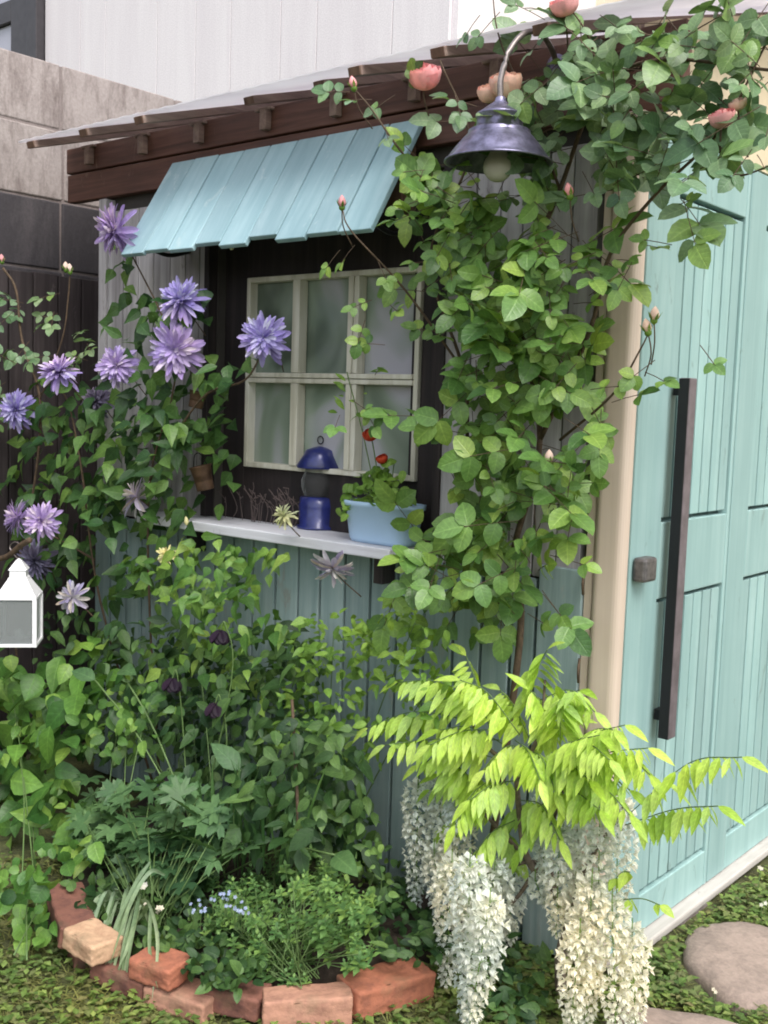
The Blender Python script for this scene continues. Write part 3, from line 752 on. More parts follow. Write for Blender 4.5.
for px, py, y in [(372, 100, -.36), (385, 125, -.34), (350, 92, -.37), (395, 95, -.34), (355, 245, -.36), (340, 250, -.37), (378, 262, -.33), (365, 320, -.3), (385, 345, -.3), (372, 300, -.3), (390, 305, -.28), (375, 375, -.3),
                  (352, 400, -.3), (340, 415, -.3), (366, 410, -.3), (640, 245, -.25), (632, 262, -.26), (672, 245, -.28), (668, 210, -.3), (655, 360, -.25), (645, 372, -.25), (700, 345, -.3),
                  (440, 165, -.36), (425, 170, -.36), (480, 15, -.28), (500, 12, -.28), (545, 20, -.3), (525, 8, -.3), (580, 20, -.32), (455, 95, -.35), (420, 90, -.35), (550, 30, -.3), (600, 15, -.3), (640, 25, -.32), (665, 15, -.32)]:
    rose_leaf(lf if py > 150 else lf2, st, onY(px, py, y), Vector((U(-1, 1), -.3, U(-.7, .3))), U(.03, .042), random.choice((3, 5)))
lf.build('foliage', M['rose'], rose, smooth=True); lf2.build('foliage', M['rose2'], rose, smooth=True)
for (px, py, y, R, mt, n_) in [(425, 76, -.36, .031, 'pink', 4), (505, 84, -.27, .030, 'pinkpale', 4), (722, 118, -.36, .019, 'pink', 3), (564, 5, -.34, .024, 'pink', 3), (738, 104, -.33, .012, 'pinkpale', 3), (489, 93, -.25, .022, 'pinkpale', 3)]:
    mb = MB(); c = onY(px, py, y); rose_flower(mb, c, R*1.2, Vector((U(-.2, .3), -.45, .9)), n_); mb.build('bloom', M[mt], rose, smooth=True)
    st.tube(spline([c-Vector((0, 0, R*.5)), c-Vector((U(-.01, .01), -.01, .05)), c-Vector((U(-.03, .03), -.05, .1))], 4), .0022, 5)
for (px, py, y, mt) in [(342, 207, -.36, 'pink'), (570, 196, -.3, 'pink'), (354, 88, -.36, 'pink'), (489, 322, -.3, 'pinkpale'), (654, 320, -.25, 'pinkpale'), (549, 462, -.28, 'pinkpale'), (648, 332, -.25, 'pinkpale')]:
    mb = MB(); gm = MB(); c = onY(px, py, y); bud(mb, gm, c, Vector((U(-.2, .2), -.2, 1)), .032, .0115)
    o = mb.build('bud', M[mt], rose, smooth=True); gm.build('sepals', M['small'], o, smooth=True)
    st.tube(spline([c, c-Vector((U(-.01, .01), -.01, .05)), c-Vector((U(-.03, .03), -.05, .1))], 4), .0018, 5)
st.build('canes', M['stem'], rose, smooth=True)

# rose at left edge
rose2 = plant('climbing_rose', 'sparse rose shoots with small coral buds against the dark fence at far left', 'rose', tuple(onY(20, 700, -.25)))
lf = MB(); st = MB()
st.tube(spline([onY(25, 760, -.3), onY(15, 600, -.3), onY(35, 480, -.3), onY(40, 400, -.3), onY(22, 340, -.3), onY(16, 290, -.3), onY(3, 268, -.32)], 6), .005, 6)
st.tube(spline([onY(40, 400, -.3), onY(62, 340, -.3), onY(68, 300, -.3), onY(70, 276, -.3)], 6), .003, 5)
for p in blob_pts([(15, 335, 26, 30, -.4, -.2, 9), (18, 300, 14, 14, -.35, -.25, 3), (65, 305, 20, 16, -.35, -.2, 4), (70, 350, 30, 22, -.35, -.15, 8), (15, 400, 22, 20, -.4, -.2, 5)]):
    rose_leaf(lf, st, p, Vector((U(-1, 1), -.4, U(-.6, .3))), U(.034, .046), 5)
lf.build('foliage', M['rose2'], rose2, smooth=True)
for px, py in ((2, 262), (70, 272), (66, 270)):
    mb = MB(); gm = MB(); bud(mb, gm, onY(px, py, -.31), (0, -.1, 1), .03, .011); o = mb.build('bud', M['pink'] if px < 10 else M['pinkpale'], rose2, smooth=True); gm.build('sepals', M['small'], o, smooth=True)
st.build('canes', M['stem'], rose2, smooth=True)

# clematis
clem = plant('clematis', 'clematis with large double lavender flowers climbing left of the window', 'clematis', (-1.75, -.14, .05))
lf = MB(); st = MB()
for c in ([(-1.75, -.14, .05), tuple(onY(150, 620, -.18)), tuple(onY(150, 480, -.2)), tuple(onY(175, 360, -.22)), tuple(onY(125, 240, -.2))],
          [(-1.78, -.14, .05), tuple(onY(100, 600, -.2)), tuple(onY(80, 460, -.25)), tuple(onY(60, 390, -.28)), tuple(onY(15, 410, -.3))],
          [tuple(onY(150, 480, -.2)), tuple(onY(200, 400, -.2)), tuple(onY(245, 380, -.22)), tuple(onY(265, 345, -.22))],
          [tuple(onY(95, 560, -.2)), tuple(onY(60, 540, -.28)), tuple(onY(30, 525, -.33))]):
    s = spline(c, 6); st.tube(s, [.005*(1-.5*k/len(s)) for k in range(len(s))], 6)
cb = [(160, 400, 75, 55, -.30, -.06, 95), (110, 450, 70, 60, -.34, -.06, 110), (195, 430, 42, 60, -.24, -.05, 46), (60, 420, 45, 45, -.36, -.12, 50), (150, 500, 60, 40, -.3, -.05, 70), (70, 510, 55, 45, -.34, -.08, 66),
      (150, 320, 40, 26, -.26, -.06, 30), (225, 370, 36, 22, -.25, -.1, 14), (100, 570, 70, 30, -.3, -.05, 46), (210, 300, 14, 22, -.2, -.1, 5), (125, 265, 14, 30, -.2, -.1, 8), (20, 470, 30, 30, -.35, -.15, 18), (45, 555, 40, 26, -.34, -.1, 18), (225, 460, 12, 60, -.15, -.05, 8)]
for p in blob_pts(cb, 1.15):
    leaf(lf, p, Vector((U(-1, 1), U(-.8, 0), U(-1.1, .2))), facing(.4, .6), U(.055, .095), U(.036, .060), 'pointed', .25, U(.1, .4), .03)
lf.build('foliage', M['clem'], clem, smooth=True)
FLX = 1
fl = [(118, 230, -.26, .078, 'purple', (-.2, -.6, -.1), 1.0), (183, 303, -.26, .068, 'purple', (.3, -.8, .5), 1.2), (176, 350, -.28, .078, 'purple', (.5, -.9, .0), .8), (118, 366, -.28, .060, 'purple', (.4, -.9, .2), 1.0), (60, 374, -.34, .060, 'purple', (.2, -.6, .9), 1.3),
      (18, 410, -.38, .062, 'purple', (.3, -.9, .1), .9), (265, 338, -.24, .066, 'purple', (.4, -.9, .1), .8), (20, 518, -.40, .055, 'purple', (-.4, -.8, .1), 1.3), (43, 521, -.40, .055, 'purple', (.6, -.8, .1), 1.3),
      (37, 560, -.33, .060, 'faded', (.3, -.9, -.1), .8), (73, 597, -.40, .048, 'purple_pale', (.5, -.6, .0), 1.4), (138, 498, -.28, .060, 'purple_pale', (-.6, -.4, .5), 1.2), (333, 566, -.24, .058, 'purple_pale', (.3, -.5, -.8), .7),
      (285, 517, -.22, .034, 'cream', (-.2, -.6, .8), 1.3), (167, 556, -.30, .030, 'cream', (.3, -.6, .6), 1.5), (175, 338, -.25, .03, 'purple_pale', (.2, -.9, -.2), .8), (98, 402, -.2, .05, 'faded', (.1, -.9, .3), 1.0)]
for (px, py, y, R, mt, nr, op) in fl:
    mb = MB(); c = onY(px, py, y); small = R < .04
    clematis_flower(mb, c, R, nr, 8 if mt != 'purple_pale' else 6, (14 if small or mt == 'purple_pale' else 46), op)
    o = mb.build('bloom', M[mt], clem, smooth=True)
    st.tube(spline([c-Vector(nr)*.01, c+Vector((U(-.02, .02), .05, -.04)), c+Vector((U(-.04, .04), .1, -.10))], 4), .002, 5)
for px, py in ((187, 525), (187, 548), (232, 250)):
    mb = MB(); gm = MB(); bud(mb, gm, onY(px, py, -.25), (0, -.2, 1 if py < 540 else -1), .03, .008); mb.build('bud', M['cream'], clem, smooth=True)
st.build('vine', M['stem'], clem, smooth=True)

# generic leafy plants: (name, label, category, mat, blobs, maker)
def leafy(name, label, cat, mat, blobs, L, W, prof, base_px, stems=6, sm='gstem', down=-.4, fold=.25, group=None, compound=False, kk=1.5, ks=1.3, low=False):
    L = (L[0]*ks, L[1]*ks); W = (W[0]*ks, W[1]*ks)
    b0 = onZ(base_px[0], base_px[1], .05); pl = plant(name, label, cat, tuple(b0), group)
    lf = MB(); st = MB(); P = (blob_ptsZ if low else blob_pts)(blobs, kk)
    for k, p in enumerate(P):
        d = Vector((U(-1, 1), U(-.9, .2), U(-1, 1)*.6+down))
        if compound: rose_leaf(lf, None, p, d, U(*L), 5, prof, W)
        else:
            z_ = U(.55, 1.2); leaf(lf, p, d, facing(.6, .55), U(*L)*z_, U(*W)*z_, prof, fold, U(.1, .45), .04)
    for k in range(int(stems*.45)):
        e = random.choice(P); q = Vector((b0.x+U(-.12, .12), b0.y+U(-.06, .06), .04))
        s = spline([q, q.lerp(e, .5)+Vector((U(-.03, .03), U(-.03, .03), .04)), e], 5); st.tube(s, [.0028*(1-.6*i/len(s)) for i in range(len(s))], 5)
    lf.build('foliage', M[mat], pl, smooth=True); st.build('stems', M[sm], pl, smooth=True)
    return pl
leafy('flowering_shrub', 'bright green leafy shrub with pointed leaves under the left end of the window shelf', 'shrub', 'shrub',
      [(200, 575, 62, 40, -.38, -.08, 62), (225, 615, 60, 38, -.38, -.08, 50), (170, 560, 40, 26, -.38, -.15, 26), (205, 655, 60, 32, -.36, -.06, 34), (250, 560, 42, 20, -.3, -.1, 18), (250, 680, 40, 30, -.35, -.06, 20)], (.038, .062), (.022, .034), 'pointed', (215, 880), 5)
leafy('fine_leaved_shrub', 'light green fine leaved shrub against the grey boards in the middle', 'shrub', 'small',
      [(335, 640, 52, 30, -.36, -.08, 90), (400, 650, 52, 42, -.36, -.08, 105), (430, 690, 32, 30, -.38, -.1, 40), (320, 690, 50, 36, -.38, -.08, 80), (365, 740, 50, 30, -.38, -.1, 60), (395, 610, 22, 28, -.3, -.1, 24), (300, 735, 40, 30, -.4, -.1, 45)], (.028, .044), (.013, .021), 'ovate', (350, 860), 14, down=-.1, kk=1.2, ks=1.15)
leafy('tall_perennial', 'dark green perennial foliage in the middle of the bed behind the lobed leaves', 'plant', 'dark',
      [(150, 650, 60, 36, -.4, -.05, 90), (265, 815, 60, 40, -.62, -.45, 50), (320, 760, 45, 45, -.5, -.25, 60), (180, 700, 70, 50, -.35, -.05, 110), (290, 690, 50, 50, -.25, -.04, 60), (120, 720, 60, 40, -.5, -.08, 90), (230, 730, 60, 45, -.45, -.05, 110), (300, 780, 60, 45, -.5, -.05, 110), (200, 790, 60, 30, -.5, -.1, 70), (345, 820, 34, 34, -.45, -.08, 60), (255, 650, 60, 30, -.3, -.04, 50), (80, 640, 50, 36, -.4, -.05, 50)], (.035, .065), (.018, .032), 'ovate', (220, 860), 16)
leafy('hydrangea', 'hydrangea with large broad bright leaves at the left edge of the bed', 'hydrangea', 'hyd',
      [(30, 700, 42, 40, -.55, -.2, 22), (25, 760, 46, 45, -.65, -.25, 34), (75, 710, 40, 36, -.5, -.2, 20), (50, 830, 46, 40, -.7, -.3, 30), (-10, 820, 40, 50, -.7, -.3, 20), (100, 660, 40, 24, -.45, -.15, 10), (10, 660, 20, 30, -.55, -.3, 8), (10, 880, 36, 20, -.75, -.4, 10)], (.09, .14), (.058, .085), 'ovate', (40, 900), 8, fold=.3, kk=2.0, ks=1.0)
leafy('herb_clump', 'rounded leaf sprigs in the left middle of the bed beside the broad leaves', 'plant', 'shrub',
      [(110, 735, 45, 26, -.58, -.4, 46), (140, 700, 40, 20, -.5, -.35, 26), (55, 800, 20, 15, -.7, -.55, 8)], (.026, .040), (.018, .026), 'round', (110, 870), 8)
leafy('creeping_leaves', 'low pale green rounded leaves outside the brick edge at far left', 'plant', 'hyd',
      [(20, 890, 36, 34, -1.1, -.8, 46), (35, 925, 26, 18, -1.05, -.85, 20), (70, 850, 30, 15, -.85, -.7, 12)], (.030, .05), (.028, .044), 'round', (15, 940), 5)

# broad leaved plant in the centre
pl = plant('broad_leaved_plant', 'plant with a few broad oval leaves in the centre of the bed', 'plant', tuple(onZ(215, 880, .05)))
lf = MB(); st = MB(); b0 = onZ(215, 880, .06)
for px, py, dx, dz, L in ((165, 775, 1, -.1, .15), (215, 800, .8, .5, .14), (240, 770, -.6, .6, .12), (290, 800, .8, -.2, .14), (250, 850, .3, .9, .13), (205, 850, -.7, .2, .14), (335, 855, .6, .1, .12), (120, 670, 1, .3, .10), (95, 680, -.7, .3, .1), (180, 830, -.6, .3, .12)):
    p = onY(px, py, U(-.52, -.42)); leaf(lf, p, (dx, -.3, dz), (.25, -.6, .8), L, L*.55, 'ovate', .25, .3)
    st.tube(spline([b0+Vector((U(-.05, .05), 0, 0)), b0.lerp(p, .6)+Vector((0, 0, .05)), p], 4), .003, 5)
lf.build('foliage', M['lobed'], pl, smooth=True); st.build('stems', M['gstem'], pl, smooth=True)

# upright blades
pl = plant('iris_clump', 'clump of upright narrow blade leaves in the middle of the bed', 'plant', tuple(onZ(235, 900, .05)))
lf = MB()
for i in range(34):
    b0 = onY(U(195, 300), U(850, 880), U(-.55, -.45)); leaf(lf, b0, (U(-.35, .35), U(-.2, .2), 1), (U(-.4, .4), -1, .1), U(.2, .34), U(.010, .018), 'lance', .3, U(-.1, .35))
lf.build('blades', M['blade'], pl, smooth=True)

# lobed leaf plant
pl = plant('cranesbill', 'clump of deeply cut lobed leaves at the left front of the bed', 'plant', tuple(onZ(150, 920, .05)))
lf = MB(); st = MB(); b0 = onZ(150, 925, .06)
for p in blob_pts([(150, 815, 75, 36, -.68, -.5, 46), (120, 845, 50, 36, -.75, -.58, 34), (190, 850, 55, 36, -.70, -.5, 34), (150, 890, 46, 26, -.74, -.6, 20), (95, 800, 30, 24, -.7, -.5, 12)]):
    lobed(lf, p, Vector((U(-1, 1), -.5, U(-.3, .5))), (TOCAM*.5+Vector((0, 0, 1))+rv()*.4), U(.046, .072), random.choice((5, 7)), .6)
    if random.random() < .4: st.tube([b0+Vector((U(-.08, .08), U(-.04, .04), 0)), p], .0018, 4)
lf.build('foliage', M['lobed'], pl, smooth=True); st.build('stems', M['gstem'], pl, smooth=True)

# oregano like front clump: rosettes on stems
pl = plant('herb_cushion', 'cushion of small pale green rosette leaves spilling toward the front peach brick', 'plant', tuple(onZ(275, 965, .05)))
lf = MB(); st = MB(); b0 = onZ(280, 965, .05)
def rosette(mb, p, ax, s):
    ax = Vector(ax).normalized(); a = ax.orthogonal().normalized(); b_ = ax.cross(a)
    for tier in range(4):
        ph = tier*1.57/1+U(-.2, .2); z = tier*s*.45
        for k in range(3 if tier < 2 else 2):
            t = ph+2*math.pi*k/(3 if tier < 2 else 2); o = a*math.cos(t)+b_*math.sin(t)
            leaf(mb, p-ax*(s*1.3-z), o+ax*(.15+.35*tier), ax, s*(1.15-.2*tier), s*(.72-.12*tier), 'tiny', .25, .15)
for p in blob_pts([(285, 905, 75, 40, -.72, -.42, 130), (235, 935, 52, 34, -.78, -.55, 75), (310, 945, 62, 32, -.72, -.50, 85), (215, 900, 36, 24, -.7, -.55, 30), (300, 868, 50, 20, -.5, -.35, 40), (350, 900, 24, 30, -.55, -.35, 24), (240, 965, 30, 18, -.78, -.66, 20), (355, 935, 20, 24, -.55, -.4, 12), (290, 985, 12, 16, -.75, -.7, 5)]):
    rosette(lf, p, Vector((U(-.4, .4), U(-.7, 0), 1)), U(.018, .028))
    if random.random() < .35: st.tube([b0+Vector((U(-.12, .12), U(-.05, .05), 0)), p], .0015, 4)
lf.build('foliage', M['oreg'], pl, smooth=True); st.build('stems', M['gstem'], pl, smooth=True)
leafy('corner_herb', 'small leaved herb in the shade between the bed and the white flower tassels', 'plant', 'oreg',
      [(350, 850, 34, 26, -.45, -.15, 40), (372, 890, 30, 36, -.42, -.1, 36), (400, 935, 32, 26, -.42, -.2, 26), (380, 860, 20, 20, -.3, -.1, 12)], (.016, .028), (.011, .018), 'round', (370, 930), 6)

leafy('low_herb', 'low dark ground herb covering the soil behind the left bricks', 'plant', 'dark',
      [(115, 905, 40, 26, .055, .09, 60), (190, 925, 50, 28, .055, .10, 90), (225, 965, 44, 12, .06, .10, 60), (180, 890, 50, 24, .055, .12, 60), (228, 982, 26, 8, .06, .075, 26), (165, 945, 30, 12, .055, .08, 30), (90, 885, 20, 12, .06, .1, 16)], (.02, .034), (.014, .024), 'round', (170, 950), 0, down=.3, low=True)
leafy('shade_herb', 'dark low growth in the shade under the wisteria between bed and shed corner', 'plant', 'dark',
      [(410, 935, 40, 28, .04, .12, 80), (470, 940, 44, 26, .02, .12, 80), (385, 900, 24, 20, .05, .15, 40), (520, 965, 30, 16, .0, .06, 30), (510, 1000, 40, 20, .0, .06, 40), (400, 880, 26, 20, .04, .12, 30)], (.02, .04), (.013, .022), 'ovate', (450, 965), 3, down=.3, low=True)
# strap leaves
pl = plant('strap_leaf_plant', 'arching silvery strap leaves drooping over the bricks at the front left', 'plant', tuple(onZ(135, 945, .08)))
lf = MB()
def ribbon(mb, pts, w):
    s = spline(pts, 6); n = len(s); vs = []; fs = []
    for i, p in enumerate(s):
        d = (s[min(i+1, n-1)]-s[max(i-1, 0)]).normalized(); sd = d.cross(TOCAM).normalized()
        ww = w*min(1, 3*(1-i/(n-1))+.05)*min(1, .5+3*i/(n-1)); vs += [p-sd*ww/2+TOCAM*ww*.2, p, p+sd*ww/2+TOCAM*ww*.2]
    for i in range(n-1):
        a = i*3; fs += [(a, a+1, a+4, a+3), (a+1, a+2, a+5, a+4)]
    mb.add(vs, fs)
for i in range(30):
    x = U(-1, 1)
    a = onY(128+x*8, 925+U(-8, 4), -.80)
    top = onY(122+x*22, 896+abs(x)*10+U(-14, 10), -.83); e = onY(98+x*22+U(-4, 4), U(965, 1020), -.97)
    ribbon(lf, [a, top, onY(108+x*26, 940+U(-6, 6), -.93), e], U(.008, .014))
for e in (((150, 925), (140, 905), (128, 960), (122, 1000)), ((165, 875), (150, 872), (130, 905), (110, 965)), ((150, 862), (135, 885), (115, 930), (104, 990)), ((130, 925), (146, 900), (158, 940), (152, 1000)), ((135, 930), (150, 905), (150, 950), (158, 990))):
    ribbon(lf, [onY(px, py, (-.82, -.86, -.92, -.97)[i]) for i, (px, py) in enumerate(e)], .011)
lf.build('blades', M['strap'], pl, smooth=True)

# tiny flowers
def tiny_flowers(name, label, mat, spots, y, s, n, sp, h=None):
    pl = plant(name, label, 'flower', tuple(onY(spots[0][0], spots[0][1]+30, y)))
    st = MB()
    for px, py in spots:
        mb = MB()
        for _ in range(n):
            p = onY(px+U(-sp, sp), py+U(-sp, sp)*.6, y+U(-.02, .02)); ax = (TOCAM+Vector((0, 0, .8))+rv()*.5).normalized(); a = ax.orthogonal().normalized(); b_ = ax.cross(a)
            for k in range(5):
                t = k*1.257; leaf(mb, p, a*math.cos(t)+b_*math.sin(t)+ax*.2, ax, s, s*.85, 'tiny', .1, .1)
            st.tube([p, p+Vector((U(-.01, .01), U(-.01, .01), -.05))], .001, 3)
        mb.build('bloom', M[mat], pl, smooth=True)
    st.build('stems', M['gstem'], pl)
tiny_flowers('forget_me_not', 'tiny pale blue flowers sprinkled in the herb cushion', 'bluefl', [(205, 905), (222, 902), (236, 905), (240, 912), (195, 910), (230, 895)], -.76, .006, 5, 10)
tiny_flowers('lavender_ground_flower', 'cluster of tiny mauve flowers on the moss at the bottom left', 'bluefl', [(65, 1015), (78, 1012), (55, 1018), (90, 1018), (70, 1022)], -1.02, .007, 8, 10)
tiny_flowers('white_bellflower', 'three small creamy blooms above the strap leaves', 'whitefl', [(142, 886), (140, 903), (158, 909)], -.80, .009, 4, 4)
tiny_flowers('pink_ground_flower', 'scattered tiny pinkish flowers between the bricks and the moss', 'whitefl', [(146, 962), (140, 983), (210, 997), (222, 1003), (205, 1020)], -.86, .006, 1, 2)
tiny_flowers('daisy', 'few tiny white flowers in the ground cover beside the threshold', 'whitefl', [(760, 868), (762, 905), (717, 990), (655, 995), (600, 900)], -.0, .006, 2, 4)

# columbines
pl = plant('columbine', 'columbine with three blackish purple nodding flowers in the bed', 'flower', tuple(onZ(195, 870, .05)))
st = MB(); b0 = onZ(200, 870, .05)
for px, py in ((220, 634), (172, 682), (215, 707), (165, 780)):
    c = onY(px, py, -.46); mb = MB(); R = .036 if py < 750 else .024
    for ring, k in ((1, 5), (.7, 5), (.45, 5)):
        for i in range(k):
            t = i*1.257+ring; leaf(mb, c+Vector((0, 0, .012)), (math.cos(t)*ring, math.sin(t)*ring-.2, -.7), (0, -.3, 1), R*1.3, R*.8, 'petal', .3, .2)
    mb.build('bloom', M['columb'], pl, smooth=True)
    st.tube(spline([b0+Vector((U(-.05, .05), 0, 0)), c+Vector((.02, .03, -.15)), c+Vector((.01, .01, .03)), c+Vector((0, 0, .01))], 6), .0022, 5)
st.build('stems', M['gstem'], pl, smooth=True)
# thin brown stake
mb = MB(); a = onY(300, 870, -.5); mb.tube(spline([a, onY(298, 820, -.5), onY(296, 770, -.48), onY(292, 700, -.4)], 5), .005, 6)
tag(mb.build('plant_stake', M['stem'], smooth=True), 'thin brown stake standing among the bed plants', 'stake')

# ------------------------------------------------------------------ wisteria
wb = onZ(562, 1000, G)
wi = plant('wisteria', 'young white wisteria with lime green leaves and long hanging flower tassels', 'wisteria', tuple(wb))
tr = MB(); lf = MB(); rc = MB()
def W(px, py, y): return tuple(onY(px, py, y))
WY = onZ(562, 1000, G).y
trunk = spline([wb, W(560, 960, WY-.0), W(566, 920, WY-.02), W(552, 890, WY-.02), W(528, 860, WY-.02), W(520, 820, WY-.04), W(515, 760, WY-.06)], 6)
tr.tube(trunk, [.016*(1-.6*k/len(trunk)) for k in range(len(trunk))], 9)
for pts in ([W(552, 890, WY), W(535, 862, WY), W(500, 872, WY-.05), W(470, 890, WY-.06)], [W(566, 920, WY), W(590, 860, WY-.03), W(620, 815, WY-.04), W(622, 800, WY-.04)],
            [W(560, 905, WY), W(548, 850, WY), W(560, 800, WY-.05), W(575, 760, WY-.06)], [W(528, 860, WY), W(490, 820, WY-.05), W(450, 780, WY-.07)], [W(515, 770, WY-.05), W(480, 740, WY-.08), W(470, 715, WY-.08)], [W(518, 780, WY-.05), W(540, 730, WY-.06), W(545, 680, WY-.05)], [W(540, 862, WY), W(515, 900, WY-.02), W(490, 915, WY-.04)]):
    s = spline(pts, 5); tr.tube(s, [.007*(1-.6*k/len(s)) for k in range(len(s))], 6)
def wleaf(a, b_, sag=.05, n=6, L=.062, Wd=.021):
    L *= 1.42; Wd *= 1.30; n = n+2 if n > 2 else n
    a = Vector(a); b_ = Vector(b_); m_ = a.lerp(b_, .55)+Vector((0, 0, sag)); s = spline([a, m_, b_], 10)
    rc.tube(s, .0014, 4)
    N_ = len(s); dirv = (b_-a).normalized()
    side = dirv.cross(Vector((0, 0, 1)))
    if side.length < .2: side = Vector((.76, .64, 0))
    side.normalize()
    for i in range(n):
        t = .22+.72*i/(n-1); p = s[int(t*(N_-1))]; f_ = .7+.5*math.sin(math.pi*min(1, t*.9+.12))
        for sg in (-1, 1):
            d = side*sg*.55+dirv*.35+Vector((0, 0, -.85))+rv()*.18
            leaf(lf, p+side*sg*.003, d, side*sg*.6+Vector((.2, -.5, .7)), L*f_*U(.85, 1.1), Wd*f_*U(.9, 1.15), 'pointed' if random.random() < .3 else 'ovate', .3, U(.0, .25))
    leaf(lf, s[-1], dirv+Vector((0, 0, -.6)), Vector((.2, -.5, .8)), L, Wd, 'ovate', .3, .2)
y0 = WY-.08
WL = [((505, 745), (440, 730)), ((520, 735), (460, 680)), ((530, 760), (570, 720)), ((545, 760), (625, 725)), ((540, 780), (590, 780)), ((520, 780), (470, 800)), ((555, 800), (520, 850)), ((570, 790), (630, 815)), ((490, 780), (455, 825)), ((550, 740), (530, 690)), ((500, 730), (430, 745)), ((535, 800), (490, 845)), ((560, 760), (610, 760)), ((525, 750), (555, 790)),
      ((470, 720), (368, 728)), ((490, 705), (398, 682)), ((500, 740), (385, 745)), ((490, 730), (466, 656)), ((525, 715), (547, 650)), ((540, 740), (580, 690)), ((560, 770), (648, 748)), ((628, 815), (742, 757)), ((625, 825), (718, 806)),
      ((520, 790), (430, 790)), ((500, 800), (440, 830)), ((515, 820), (470, 862)), ((530, 770), (600, 775)), ((540, 760), (600, 735)), ((500, 760), (420, 765)), ((530, 740), (500, 690)), ((550, 780), (630, 790)), ((510, 720), (440, 700)), ((560, 745), (560, 700)),
      ((520, 800), (560, 840)), ((545, 790), (600, 810)), ((480, 790), (440, 775)), ((530, 750), (485, 770)), ((600, 760), (650, 775)), ((515, 740), (540, 780)), ((575, 740), (615, 730)), ((540, 700), (595, 712)), ((500, 830), (520, 860)), ((620, 900), (660, 905)), ((630, 872), (615, 880))]
for i, (a, b_) in enumerate(WL):
    ya = y0+U(-.05, .06); far = i in (21, 22)
    wleaf(onY(*a, ya), onY(*b_, ya-U(-.03, .14)), U(.01, .05), n=6, L=.052 if not far else .05, Wd=.0175) if i < 42 else wleaf(onY(*a, ya), onY(*b_, ya), .01, 2, .03, .018)
tr.build('trunk', M['trunk'], wi, smooth=True); lf.build('foliage', M['wist'], wi, smooth=True); rc.build('leaf_stalks', M['gstem'], wi, smooth=True)
def raceme(px0, py0, px1, py1, y, r, dens=1.0):
    a = onY(px0, py0, y); b_ = onY(px1, py1, y); mb = MB(); L = (b_-a).length; n = int(L/.0019*dens)
    for i in range(n):
        t = (i+U(0, 1))/n; env = min(1, .45+t*3.5)*(1-.80*max(0, t-.45)/.55); th = i*2.39996
        rr = r*env*U(.45, 1.15); o = Vector((math.cos(th), math.sin(th), 0)); p = a.lerp(b_, t)+o*rr
        ax = (o+Vector((0, 0, U(-.5, .4)))+rv()*.35).normalized(); up = Vector((0, 0, 1))
        S = .021*(1-.45*t)*U(.85, 1.15); s_ = ax.cross(up).normalized()
        leaf(mb, p, up*.8+ax*.5, ax, S*1.05, S*1.25, 'tiny', .25, -.3)
        leaf(mb, p, ax-up*.35+s_*.3, up+s_*.3, S*1.05, S*.6, 'tiny', .5, .3); leaf(mb, p, ax-up*.35-s_*.3, up-s_*.3, S*1.05, S*.6, 'tiny', .5, .3)
    o = mb.build('flower_tassel', M['wflower'], wi)
    s = MB(); s.tube([a+Vector((0, 0, .03)), a, a.lerp(b_, .5), b_], .0016, 4)
    for i in range(0, n, 3):
        t = i/n; th = i*2.39996; p = a.lerp(b_, t); s.tube([p, p+Vector((math.cos(th), math.sin(th), .2))*r*.6], .0006, 3, False)
    s.build('tassel_stalk', M['small'], o)
RC = [(418, 785, 416, 905, .0, .038), (440, 770, 442, 890, .04, .036), (434, 850, 440, 925, -.02, .030), (455, 800, 462, 960, .03, .040), (452, 860, 446, 985, -.05, .040), (470, 860, 466, 1022, -.02, .042), (495, 862, 486, 985, .0, .042), (490, 900, 468, 1035, .05, .04),
      (515, 868, 508, 945, .06, .034), (540, 800, 545, 880, .02, .028), (560, 830, 556, 935, -.04, .034), (578, 808, 574, 960, .02, .038), (600, 790, 598, 930, -.03, .044), (618, 800, 616, 940, .03, .038), (592, 880, 586, 1030, .0, .044), (612, 900, 616, 1040, -.05, .050), (632, 930, 636, 1035, .02, .034), (580, 930, 570, 1035, -.04, .036), (535, 880, 545, 905, .0, .022)]
for (a, b_, c, d, dy, r) in RC: raceme(a, b_, c, d, min(y0+.02+dy, onZ(c, d, G+.03).y-.01), r)

# ------------------------------------------------------------------ things on the shelf
ZS = 1.075
p = onZ(318, 528, ZS); bl = tag(empty('storm_lantern', p), 'small dark blue glass chimney lantern standing on the window shelf', 'lantern')
px2m = (onY(328, 500, p.y)-onY(318, 500, p.y)).length/10
def hz(py): return onY(318, py, p.y).z-ZS
r1 = 15*px2m
mb = MB(); mb.lathe(p, [(.001, 0), (r1*1.05, 0), (r1*1.05, .008), (r1*.92, .012), (r1*.98, hz(497)*.7), (r1*.9, hz(497)), (r1*.6, hz(496)), (.001, hz(496))], 24); mb.build('base', M['blue'], bl, smooth=True)
mb = MB(); mb.lathe(p, [(r1*.70, hz(496)), (r1*.86, hz(488)), (r1*.88, hz(480)), (r1*.72, hz(472)), (r1*.66, hz(466))], 24); mb.build('glass_chimney', glass('clear_chimney_glass', (.93, .95, .95), .0, .02), bl, smooth=True)
mb = MB(); mb.lathe(p, [(.001, hz(496)), (.008, hz(495)), (.009, hz(482)), (.001, hz(481))], 12); mb.build('candle', M['lanternwhite'], bl, smooth=True)
mb = MB(); mb.lathe(p, [(r1*1.1, hz(468)), (r1*1.15, hz(466)), (r1*.80, hz(455)), (r1*.7, hz(450)), (r1*.3, hz(447)), (.001, hz(446))], 24); mb.build('cap', M['blue'], bl, smooth=True)
mb = MB(); rg = [p+Vector((.013*math.cos(t*.524), 0, hz(440)+.013*math.sin(t*.524))) for t in range(13)]; mb.tube(rg, .0022, 6); mb.build('ring', M['black'], bl, smooth=True)
mb = MB()
